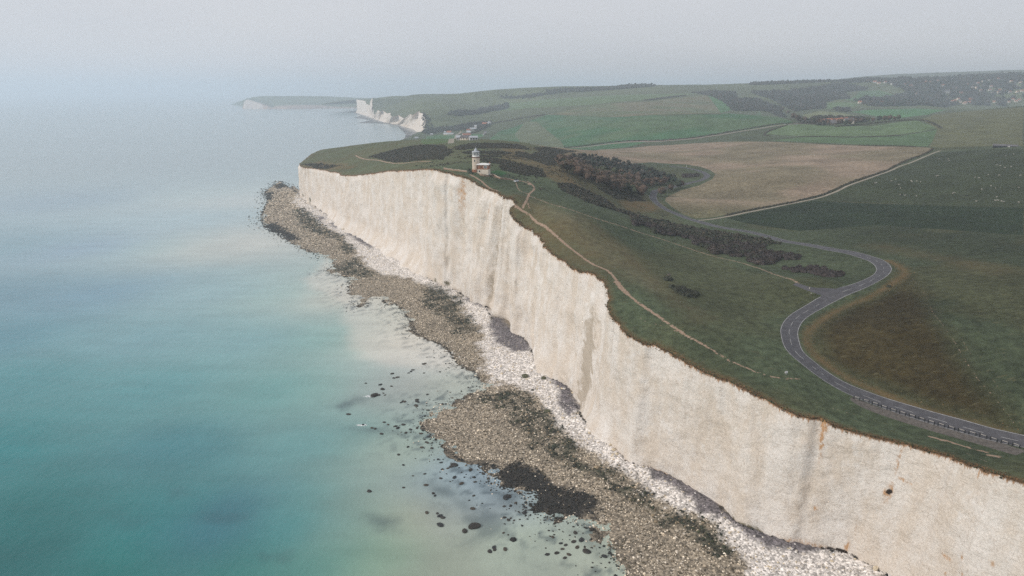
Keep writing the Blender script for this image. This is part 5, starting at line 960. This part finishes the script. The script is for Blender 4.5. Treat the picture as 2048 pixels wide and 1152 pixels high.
for k, P in enumerate(BUSHG):
    sc_ = scatter(P, 3.2 if k < 2 else 1.9 if k < 4 else 3.4, 60+k)
    for n_, (x, y) in enumerate(sc_[:42]):
        if dline(np.array([x]), np.array([y]), ROADC)[0] < 5: continue
        if k in (2, 3): bush(3, x, y, random.uniform(.5, .85), 'low dark bush in the larger clump out on the open slope' if k == 2 else 'low dark bush beside the bench on the open slope', 'bushes on the open slope')
        elif k == 4: bush(0, x, y, random.uniform(.9, 1.2), 'brown bush on the green inside the far road bend', 'bushes inside the far bend')
        else: bush(0, x, y, random.uniform(.8, 1.25), ('tall' if n_ % 2 else 'low')+(' dark twiggy bush at the tip of the thicket by the road bend' if k == 0 else ' dark twiggy bush between the thicket and the upper road'), 'bushes near the road bend')
# verge scrub by hand
for x, y, s, lab in [(MARGIN[4][0]-1, MARGIN[4][1]-1.5, .5, 'small dark bush in the verge on the inside of the tan strip')]:
    bush(3, x, y, s, lab, None)

def mounds(name, C, S, cols, mat, hs=0.6, kind='stuff', label=None):
    r = np.random.default_rng(len(C)); n = len(C); C = np.asarray(C)
    cc = np.array(cols)[r.integers(0, len(cols), n)]*r.uniform(.65, 1.35, (n, 1))
    return stones(name, C, S, cc, mat, kind, (hs*.8, hs*1.3), 0.42)
gc = []; gs = []
for k, P in enumerate(GORSE):
    dmean = np.mean(np.hypot(*np.array(P).T)); sp = max(1.5, dmean/420)
    g = scatter(P, sp*.85, 80+k); s = sdp(g[:, 0], g[:, 1], P); keepg = s+6*(fbm(g[:, 0]/9, g[:, 1]/9, 131, 3)-.55) > 0
    if k == 13: keepg &= RNG.random(len(g)) < .5
    g = g[keepg][:5000]; z = Z(g[:, 0], g[:, 1]); gc.append(np.c_[g, z+.1]); gs.append(RNG.uniform(.9, 2.0, len(g))*sp*.8)
hh = scatter([(30, 380), (90, 400), (130, 560), (60, 700), (-30, 720), (-120, 700), (-60, 480), (0, 440)], 3.2, 99)
hk = (fbm(hh[:, 0]/16, hh[:, 1]/16, 133, 3) > .60); hh = hh[hk]; hh = hh[(dline(hh[:, 0], hh[:, 1], ROADC) > 6)]
gc.append(np.c_[hh, Z(hh[:, 0], hh[:, 1])]); gs.append(RNG.uniform(.8, 1.9, len(hh)))
gc.append(np.c_[rest_b, Z(rest_b[:, 0], rest_b[:, 1])+.3]); gs.append(RNG.uniform(2.2, 3.4, len(rest_b)))
GC = np.vstack(gc); GS = np.concatenate(gs)
rep = np.repeat(np.arange(len(GC)), 4); J = RNG.normal(size=(len(rep), 3))*np.array((.28, .28, .14))*GS[rep][:, None]
mounds('gorse_scrub', GC[rep]+J, GS[rep]*RNG.uniform(.35, .7, len(rep)), [(0.040,0.043,0.028),(0.048,0.046,0.034),(0.058,0.050,0.038),(0.036,0.040,0.030),(0.065,0.056,0.040)], M['leaf'], .7)
# rough hedges beside track and fields
hc = []; hs_ = []
for P, wd_, sz in [(HEDGE6, 2.0, 1.7), (HEDGE5, 2.0, 2.0), (HEDGE1, 6, 6), (HEDGE2, 2, 2.0), (LANE2, 2, 2.5), (LANE3, 2, 3), (HEDGE3, 5, 7), (HEDGE4, 7, 9), ([(p[0]-9, p[1]+9) for p in LANE1], 2, 3)]:
    S_ = resample(smooth(P, 3), sz*.55); S_ = np.repeat(S_, 2, 0); S_ = S_+RNG.normal(size=S_.shape)*wd_*.35; S_ = S_[RNG.random(len(S_)) < .85]
    hc.append(np.c_[S_, Z(S_[:, 0], S_[:, 1])+sz*.15]); hs_.append(RNG.uniform(.6, 1.2, len(S_))*sz)
mounds('hedge_scrub', np.vstack(hc), np.concatenate(hs_), [(0.05,0.046,0.034),(0.06,0.052,0.036),(0.045,0.045,0.03)], M['leaf'], .8)
# turf fringe along the brink and roadside tussocks
fe = ED[(ED[:, 1] < 460)]; fi = normals2(fe); q = RNG.integers(0, len(fe), 5200); off = RNG.normal(.28, .28, len(q)); fp = fe[q]+fi[q]*off[:, None]+RNG.normal(size=(len(q), 2))*.3
fr = np.hypot(fp[:, 0], fp[:, 1]); fz = Z(fp[:, 0], fp[:, 1])-np.where(off < 0, RNG.uniform(0.1, .9, len(q)), 0.05)
mounds('turf_fringe', np.c_[fp, fz], RNG.uniform(.25, .6, len(q))*np.maximum(1, fr/300), [(0.05,0.058,0.028),(0.06,0.06,0.03),(0.15,0.085,0.04),(0.10,0.062,0.03)], M['leaf'], .6)
q = RNG.integers(0, len(MG), 2600); mp_ = MG[q]+normals2(MG)[q]*RNG.normal(0, 1.1, (len(q), 1))+RNG.normal(size=(len(q), 2))*1.2; mp_ = mp_[dline(mp_[:, 0], mp_[:, 1], ROADC) > 4.2]; q = q[:len(mp_)]
mounds('dry_grass_tussocks', np.c_[mp_, Z(mp_[:, 0], mp_[:, 1])], RNG.uniform(.2, .45, len(q)), [(0.15,0.10,0.05),(0.13,0.09,0.045),(0.10,0.08,0.038)], M['leaf'], .5)
# far woods
fc = []; fs = []
for k, P in enumerate(FARW):
    if len(P) < 3: continue
    dm = np.mean(np.hypot(*np.array(P).T)); sp = {4: 14, 9: 9}.get(k, 8.5 if dm < 2600 else 11); g = scatter(P, sp, 140+k, .95)
    if k == 4: g = g[fbm(g[:, 0]/45, g[:, 1]/45, 141, 3) > .33]
    if k in (7, 8, 11): sp *= .8
    if k == 4:
        keep_ = np.ones(len(g), bool)
        for hx, hy in HOUSES:
            u2 = np.array((hx, hy))/math.hypot(hx, hy)
            for t_ in (0, 16, 32): keep_ &= np.hypot(g[:, 0]-hx+u2[0]*t_, g[:, 1]-hy+u2[1]*t_) > 9.5
        g = g[keep_]
    g = g[RNG.permutation(len(g))[:9500]]; fc.append(np.c_[g, Z(g[:, 0], g[:, 1])+sp*.28]); fs.append(RNG.uniform(.8, 1.35, len(g))*sp*(1.0 if k not in (9, 4) else .7 if k == 9 else 1.15))
g = wood_rest; 
if len(g): fc.append(np.c_[g, Z(g[:, 0], g[:, 1])+4]); fs.append(RNG.uniform(5, 7, len(g)))
FC = np.vstack(fc); FS = np.concatenate(fs); rep = np.repeat(np.arange(len(FC)), 4); J = RNG.normal(size=(len(rep), 3))*np.array((.25, .25, .2))*FS[rep][:, None]
mounds('far_woodland', FC[rep]+J, FS[rep]*RNG.uniform(.35, .75, len(rep)), [(0.048,0.044,0.036),(0.040,0.042,0.032),(0.056,0.045,0.035),(0.028,0.040,0.028),(0.036,0.038,0.030)], M['leaf'], .85)

# ------------------------------------------------------------------ lighthouse
def gz(x, y): return float(Z(np.array([x]), np.array([y]))[0])
lx, ly = LH[0]; lz = gz(lx, ly)-.3
lh = empty('lighthouse', (lx, ly, lz), R(-8)); tag(lh, 'old round stone lighthouse with white lantern and square cottage on the cliff top', 'lighthouse')
MB().lathe([(2.55, -1.5), (2.55, .1), (2.5, 2.0)], 28).build('brick_base', M['brick'], lh, False)
MB().lathe([(2.42, 2.0), (2.38, 4.5), (2.34, 9.2)], 28).build('tower', M['stone'], lh, False)
MB().lathe([(2.36, 9.2), (2.75, 9.45), (2.75, 9.8), (2.45, 9.85)], 28).build('gallery', M['brown'], lh)
ln = MB().lathe([(2.30, 9.85), (2.30, 10.75)], 28).build('lantern', M['white'], lh)
MB().lathe([(2.1, 10.75), (2.1, 12.75)], 28, cap=False).build('glazing', M['glass'], ln)
for k in range(12):
    a = 2*math.pi*k/12; MB().bar((2.2*math.cos(a), 2.2*math.sin(a), 10.75), (2.2*math.cos(a), 2.2*math.sin(a), 12.75), .3).build('mullion', M['white'], ln)
MB().lathe([(2.5, 12.75), (2.5, 13.15), (1.0, 13.5), (.9, 14.3), (.55, 14.8), (.12, 15.1)], 28).build('lantern_roof', M['lead'], lh)
MB().lathe([(.1, 15.1), (.22, 15.35), (.05, 15.6), (.03, 16.4)], 8).build('finial', M['lead'], lh)
for zz_, a in ((4.4, -1.0), (6.9, -1.75)):
    f = MB().box(-.32, .32, -.08, .05, 0, 1.1).build('tower_window', M['glass'], lh); f.location = (2.38*math.cos(a), 2.38*math.sin(a), zz_); f.rotation_euler = (0, 0, a+math.pi/2)
# cottage, in front of the tower to the right
ax0, ax1, ay0, ay1 = 1.7, 9.0, -6.2, 1.2
MB().box(ax0-.4, ax1+.1, ay0-.15, ay1+.1, -4.2, -1.6).build('brick_plinth', M['brick'], lh)
lw = MB().box(ax0, ax1, ay0, ay1, -1.6, 2.6).build('lower_wall', M['render'], lh)
MB().box(ax0-.06, ax1+.06, ay0-.06, ay1+.06, -1.6, -.5).build('white_band', M['white'], lh)
uw = MB().box(ax0-.03, ax1+.03, ay0-.03, ay1+.03, 2.6, 5.3).build('upper_wall', M['brick'], lh)
rf = MB().box(ax0-.35, ax1+.35, ay0-.35, ay1+.35, 5.3, 5.55); rf.add([(ax0-.35, ay0-.35, 5.55), (ax1+.35, ay0-.35, 5.55), (ax1+.35, ay1+.35, 5.55), (ax0-.35, ay1+.35, 5.55), ((ax0+ax1)/2-1.4, (ay0+ay1)/2, 6.25), ((ax0+ax1)/2+1.4, (ay0+ay1)/2, 6.25)], [(0, 1, 5, 4), (1, 2, 5), (2, 3, 4, 5), (3, 0, 4)])
rf.build('flat_roof', M['white'], lh)
wi = MB().box(6.1, 8.2, ay0-.16, ay0-.02, 3.3, 4.95).build('window', M['white'], lh); MB().box(6.3, 7.1, ay0-.2, ay0-.15, 3.5, 4.75).box(7.25, 8.0, ay0-.2, ay0-.15, 3.5, 4.75).build('pane', M['glass'], wi)
wi = MB().box(4.0, 4.7, ay0-.15, ay0-.02, 3.7, 4.6).build('window', M['brown'], lh); MB().box(4.1, 4.6, ay0-.19, ay0-.14, 3.8, 4.5).build('pane', M['glass'], wi)
wi = MB().box(3.0, 3.75, ay0-.1, ay0-.01, .9, 2.0).build('window', M['black'], lh); MB().box(3.1, 3.65, ay0-.14, ay0-.09, 1.0, 1.9).build('pane', M['glass'], wi)
MB().bar((ax0+.15, ay0-.15, -1.5), (ax0+.15, ay0-.15, 5.3), .12).build('drain_pipe', M['black'], lh)
MB().box(ax1-.6, ax1+.02, ay1-1.2, ay1-.4, 5.55, 6.5).build('chimney', M['brick'], lh)
WL = ['low broken flint garden wall between the lighthouse and the cliff brink', 'low flint garden wall running from the cottage to the parked car', 'short brick retaining wall under the lighthouse cottage']
for P, lab in zip(WALL, WL):
    P = resample(P, 1.6) if len(P) > 1 else P; r = empty('garden_wall', (*P[0], gz(*P[0]))); tag(r, lab, 'wall')
    b = MB(); cpn = MB()
    for a, c in zip(P[:-1], P[1:]):
        za, zc = gz(*a)-r.location.z, gz(*c)-r.location.z; h = random.uniform(.7, 1.0)
        b.bar((a[0]-P[0][0], a[1]-P[0][1], za+h/2-.2), (c[0]-P[0][0], c[1]-P[0][1], zc+h/2-.2), .4, h+.4); cpn.bar((a[0]-P[0][0], a[1]-P[0][1], za+h+.05), (c[0]-P[0][0], c[1]-P[0][1], zc+h+.05), .5, .12)
    b.build('wall_run', M['flint'], r); cpn.build('coping', M['stone'], r)
for n, (x, y) in enumerate(SHRUB): bush(3, x, y, [.75, .6, .65, .8, .5, .55][n], ['rounded dark shrub left of the lighthouse base', 'small dark shrub in front of the lighthouse base', 'low shrub at the head of the cottage path', 'dark shrub against the brick foot of the tower', 'tiny dark shrub beside the garden wall', 'dark shrub at the right corner of the cottage'][n], None)

M['bench'] = plain('bench_wood', (0.20, 0.17, 0.14), 0.9, 0.25, 4)
# ------------------------------------------------------------------ car
cx_, cy_ = CAR[0]; car = empty('car', (cx_, cy_, gz(cx_, cy_)), R(62)); tag(car, 'small white car with dark glass parked on the grass by the garden wall', 'car')
def loft(rings): 
    b = MB(); n = len(rings[0]); v = [p for r in rings for p in r]; f = [(j*n+k, j*n+(k+1) % n, (j+1)*n+(k+1) % n, (j+1)*n+k) for j in range(len(rings)-1) for k in range(n)]
    return b.add(v, f+[tuple(range(n))[::-1], tuple((len(rings)-1)*n+k for k in range(n))])
def ringx(x, w, z0, z1): return [(x, -w, z0), (x, w, z0), (x, w*1.03, (z0+z1)/2), (x, w*.93, z1), (x, -w*.93, z1), (x, -w*1.03, (z0+z1)/2)]
loft([ringx(-2.05, .75, .35, .8), ringx(-1.9, .85, .25, .95), ringx(-.6, .88, .22, 1.0), ringx(.8, .88, .22, .95), ringx(1.7, .84, .25, .82), ringx(2.0, .72, .35, .68)]).build('body', M['carwhite'], car)
loft([ringx(-1.95, .74, .9, .96), ringx(-1.5, .7, .95, 1.42), ringx(.1, .7, .95, 1.47), ringx(.95, .74, .9, .96)]).build('cabin_glass', M['glass'], car)
MB().box(-1.45, .1, -.62, .62, 1.43, 1.5).build('roof', M['black'], car)
for wx0, wy0 in ((-1.3, .8), (-1.3, -.8), (1.25, .8), (1.25, -.8)):
    wb_ = MB().lathe([(.22, -.1), (.32, -.09), (.32, .09), (.22, .1)], 14).build('wheel', M['rubber'], car); wb_.location = (wx0, wy0, .32); wb_.rotation_euler = (R(90), 0, 0); MB().lathe([(.2, -.11), (.2, .11)], 10).build('rim', M['lead'], wb_)
for s in (-1, 1): MB().box(1.9, 2.02, s*.6-.14, s*.6+.14, .55, .7).build('headlight', M['white'], car); MB().box(.75, .9, s*.86+(-.12 if s < 0 else 0), s*.86+(.12 if s > 0 else 0), .95, 1.1).build('wing_mirror', M['carwhite'], car)

# ------------------------------------------------------------------ roadside rails, posts, bench
kp = resample(smooth(KR, 1.0), 2.55)
kr0 = None
for n in range(len(kp)-1):
    a, b2 = kp[n], kp[n+1]; x, y = (a+b2)/2; rz = math.atan2(b2[1]-a[1], b2[0]-a[0]); z = gz(x, y)
    if kr0 is None:
        kr0 = empty('knee_rail', (x, y, z), rz); tag(kr0, 'x', 'barrier', 'knee rails along the lay-by')
        for s in (-1, 1): MB().box(s*.8-.11, s*.8+.11, -.11, .11, -.3, .98).build('post', M['black'], kr0)
        MB().box(-.9, .9, -.05, .05, .76, .86).build('rail', M['palewood'], kr0); o = kr0
    else: o = copy_tree(kr0, (x, y, z), rz)
    o['label'] = 'low wooden knee rail between two dark posts along the lay-by edge'
kr0['label'] = 'first knee rail of the row at its far end by the green bank'
def post(x, y, h, lab, mat='wood', cat='post', name='marker_post', w=.16, capm=None):
    r = empty(name, (x, y, gz(x, y))); tag(r, lab, cat); MB().box(-w/2, w/2, -w/2, w/2, -.2, h).build('shaft', M[mat], r)
    if capm: MB().box(-w*.9, w*.9, -w*.6, w*.6, h-.05, h+.35).build('board', M[capm], r)
    return r
x, y = MARK[0]; r = empty('information_board', (x, y, gz(x, y)), R(20)); tag(r, 'small pale board on a post at the end of the cliff path', 'sign'); MB().box(-.06, .06, -.06, .06, -.2, .6).build('post', M['palewood'], r); MB().box(-.5, .5, -.05, .05, .45, 1.15).build('panel', M['white'], r)
post(*MARK[1], .9, 'wooden gate post with small pale board beside the farm lane junction', 'wood', capm='palewood')
post(*MARK[2], .8, 'pale leaning stump post beside the farm lane junction', 'palewood', w=.3)
post(*MARK[4], 1.5, 'thin dark post standing alone near the cliff edge left of the lighthouse', 'black', w=.45)
post(*MARK[6], 1.3, 'small white road sign post on the outer side of the far bend', 'white', 'sign', 'road_sign', .25, 'white')
x, y = MARK[3]; r = empty('bench', (x, y, gz(x, y)), R(35)); tag(r, 'small weathered bench beside the low dark bush on the slope', 'bench')
MB().box(-.9, .9, -.25, .25, .42, .5).build('seat', M['bench'], r); MB().box(-.9, .9, .22, .3, .5, .95).build('backrest', M['bench'], r)
for s in (-1, 1): MB().box(s*.8-.06, s*.8+.06, -.22, .28, -.2, .42).build('leg', M['wood'], r)
# ------------------------------------------------------------------ barn on the crest
(b0x, b0y), (b1x, b1y) = BARN; bz = gz(b0x, b0y); ba = math.atan2(b1y-b0y, b1x-b0x); barn = empty('barn', ((b0x+b1x)/2+4, (b0y+b1y)/2+6, min(bz, gz(b1x, b1y))-.4), R(-40)); tag(barn, 'long low black barn with pale door on the crest of the sheep field', 'barn')
MB().box(-11, 11, -3.5, 3.5, -1, 2.6).build('wall', M['black'], barn)
MB().add([(-11.4, -3.9, 2.6), (11.4, -3.9, 2.6), (11.4, 3.9, 2.6), (-11.4, 3.9, 2.6), (-11.4, 0, 4.3), (11.4, 0, 4.3)], [(0, 1, 5, 4), (2, 3, 4, 5), (1, 2, 5), (3, 0, 4), (0, 3, 2, 1)]).build('roof', M['slate'], barn)
MB().box(2.5, 4.5, -3.56, -3.5, -.2, 2.4).build('door', M['white'], barn)
for k in range(4): MB().box(-9+k*2.6, -7.6+k*2.6, -3.56, -3.5, 1.0, 2.0).build('window', M['glass'], barn)
# ------------------------------------------------------------------ houses
def house(name, x, y, L, Wd, h, rh, wm, rm, rz, label, cat='house', group=None, chim=True):
    e = empty(name, (x, y, gz(x, y)-.5), rz); tag(e, label, cat, group)
    MB().box(-L/2, L/2, -Wd/2, Wd/2, 0, h+.5).add([(-L/2, -Wd/2, h+.5), (-L/2, Wd/2, h+.5), (-L/2, 0, h+rh+.4), (L/2, -Wd/2, h+.5), (L/2, Wd/2, h+.5), (L/2, 0, h+rh+.4)], [(0, 2, 1), (3, 4, 5)]).build('wall', M['wall_white' if wm == 'white' else wm], e)
    a, b = L/2+.4, Wd/2+.5; z0 = h+.35; z1 = h+rh+.6
    r = MB().add([(-a, -b, z0), (a, -b, z0), (a, 0, z1), (-a, 0, z1), (-a, b, z0), (a, b, z0), (-a, -b, z0-.2), (a, -b, z0-.2), (a, 0, z1-.25), (-a, 0, z1-.25), (-a, b, z0-.2), (a, b, z0-.2)], [(0, 1, 2, 3), (3, 2, 5, 4), (6, 9, 8, 7), (9, 10, 11, 8), (0, 6, 7, 1), (4, 5, 11, 10), (0, 3, 9, 6), (3, 4, 10, 9), (1, 7, 8, 2), (2, 8, 11, 5)]).build('roof', M[rm], e)
    if chim: MB().box(L*.3-.5, L*.3+.5, -.5, .5, h+rh-.4, h+rh+1.8).build('chimney', M['brick'], r)
    n = max(2, int(L/3))
    for k in range(n):
        X = -L/2+L*(k+.5)/n; MB().box(X-.55, X+.55, -Wd/2-.06, -Wd/2+.02, 1.3, 2.8).build('window', M['glass'], e)
    return e
for n, (x, y) in enumerate(HOUSES):
    wm = random.choice(['white', 'white', 'render', 'brick', 'render']); rm = random.choice(['tile', 'tile', 'slate', 'tile']); big = n in (0, 1, 2, 3)
    if n < 2: wm = 'white'; rm = 'slate'
    nm_ = {'white': 'white', 'render': 'cream', 'brick': 'brick'}[wm]+' house with '+{'tile': 'red tiled', 'slate': 'grey slate'}[rm]+' roof among the village trees on the hillside'
    if n == 0: house('house', x, y, 22, 12, 9, 6, wm, rm, 0.1, 'largest white house of the hillside village, standing by itself'); continue
    house('house', x, y, random.uniform(9, 14), random.uniform(7, 9), random.uniform(4.0, 5.5), random.uniform(3, 4.5), wm, rm, random.uniform(-.6, .6), nm_, group='houses of the hillside village')
FL = ['red roofed house at the left edge of the village meadow', 'second red roofed house right of the meadow house', 'cream farm house with wide roof among dark trees in the valley', 'long brown farm building left of the cream farm house', 'brick barn at the left end of the valley farm', 'low brick outbuilding in the valley farm', 'red tiled cottage in the valley farm hedge', 'small brick cottage at the foot of the valley wood', 'low roofed shed in front of the valley farm']
for n, (x, y) in enumerate(FARM):
    house('farmhouse' if n < 3 else 'farm_building', x, y, [20, 18, 16, 14, 13, 14, 11, 10, 10][n], 9, [5, 5, 5, 4, 4, 3, 4, 4, 3][n], 4.2, ['render', 'white', 'render', 'brick', 'brick', 'brick', 'render', 'brick', 'wood'][n], ['tile', 'tile', 'slate', 'tile', 'tile', 'tile', 'tile', 'tile', 'slate'][n], random.uniform(-.3, .3), FL[n], 'house' if n < 3 else 'farm building')
BGL = ['tall white tower end of the hamlet at the gap', 'red roofed bungalow beside the bay lane', 'long white walled house in front of the hamlet', 'low cream building on the green behind the bay', 'white terrace next to the tall tower house', 'small white gable left of the terrace', 'cream cottage in the middle of the hamlet', 'white cottage at the left end of the terrace', 'white house nearest the chalk lane', 'pale shed below the terrace', 'red roofed hotel building in front of the dark hedge', 'white wing of the red roofed hotel', 'low white annexe left of the hotel', 'brown hut below the hotel', 'pale hut at the near end of the hamlet', 'white caravan like shed right of the hotel', 'red barn at the top of the hamlet by the hedge', 'white house at the hedge end above the green field', 'white hut on the beach edge by the bay', 'white hut beside the beach lane', 'pale hut at the left end of the bay wall', 'grey shed at the edge of the green field', 'second grey shed at the edge of the green field']
BGS = [(7, 7, 11, 2), (14, 9, 4, 4), (18, 5, 3, 1.5), (16, 6, 3, 2), (18, 8, 5, 3), (9, 8, 5, 3), (10, 8, 4, 3), (9, 8, 4.5, 3), (9, 8, 4, 3), (8, 6, 3, 2), (18, 10, 5, 4), (14, 8, 4, 3), (10, 7, 4, 2), (9, 6, 3, 2), (9, 6, 3, 2), (9, 5, 3, 1.5), (16, 9, 4, 4), (9, 8, 6, 4), (7, 5, 3, 1.5), (9, 6, 3, 2), (6, 5, 3, 1.5), (7, 5, 3, 2), (7, 5, 3, 2)]
BGO = [3, 0, 2, -1, 4, 5, 6, 7, 8, 9]
ordr = {3: 0, 0: 1, 1: 2, 2: 3, 4: 4, 5: 5, 6: 6, 7: 7, 8: 8, 9: 10, 10: 11, 11: 12, 12: 13, 13: 14, 14: 15, 15: 16, 16: 17, 17: 18, 18: 19, 19: 20, 20: 21, 21: 22}
for n, (x, y) in enumerate(BGH):
    k = ordr.get(n, 9); L, Wd, h, rh = BGS[k]
    house('hut' if 'hut' in BGL[k] else 'house', x, y, L, Wd, h, rh, 'brick' if k in (16,) else ('render' if k in (3, 6, 13) else 'white'), 'tile' if k in (1, 10, 16, 6, 11) else 'slate' if k in (13, 21, 22, 5) else 'lead', random.uniform(-.4, .4), BGL[k], 'hut' if 'hut' in BGL[k] else 'house', None, k not in (13, 14, 15, 18, 19, 20, 21, 22))

# ------------------------------------------------------------------ sheep: one closed skin grown from filled cells, then smoothed
def sheep_mesh(dark):
    cells = set()
    for x in range(-3, 4):
        for y in (-1, 0, 1):
            for z in (3, 4, 5): cells.add((x, y, z))
    for x in (-3, 3):
        for y in (-1, 1):
            for z in (0, 1, 2): cells.add((x, y, z))
    for c in ((4, 0, 5), (4, 0, 6), (5, 0, 6), (5, 0, 5), (6, 0, 5)): cells.add(c)
    vid = {}; V = []; F = []
    def v(p):
        if p not in vid: vid[p] = len(V); V.append(p)
        return vid[p]
    D6 = {(1,0,0): [(1,0,0),(1,1,0),(1,1,1),(1,0,1)], (-1,0,0): [(0,0,0),(0,0,1),(0,1,1),(0,1,0)], (0,1,0): [(0,1,0),(0,1,1),(1,1,1),(1,1,0)], (0,-1,0): [(0,0,0),(1,0,0),(1,0,1),(0,0,1)], (0,0,1): [(0,0,1),(1,0,1),(1,1,1),(0,1,1)], (0,0,-1): [(0,0,0),(0,1,0),(1,1,0),(1,0,0)]}
    for c in cells:
        for d, q in D6.items():
            if (c[0]+d[0], c[1]+d[1], c[2]+d[2]) not in cells: F.append(tuple(v((c[0]+a, c[1]+b, c[2]+e)) for a, b, e in q))
    me = bpy.data.meshes.new('sheep'); me.from_pydata([((a-.5)*.155, (b-.5)*.17, e*.135) for a, b, e in V], [], F)
    bm = bmesh.new(); bm.from_mesh(me)
    for _ in range(2): bmesh.ops.smooth_vert(bm, verts=bm.verts, factor=.5, use_axis_x=True, use_axis_y=True, use_axis_z=True)
    bm.to_mesh(me); bm.free(); me.materials.append(M['black'] if dark else M['wool']); return me
sm = [sheep_mesh(False), sheep_mesh(True)]
for n, (x, y) in enumerate(SHEEP):
    dk_ = n in (5, 22, 17, 36); o = bpy.data.objects.new('sheep', sm[dk_]); link(o); o.location = (x, y, gz(x, y)-.03); o.rotation_euler = (0, 0, random.uniform(0, 6.28)); o.scale = (1.05,)*3
    tag(o, 'black sheep grazing in the dark green field' if dk_ else 'white sheep grazing in the dark green field', 'sheep', 'sheep grazing in the field')
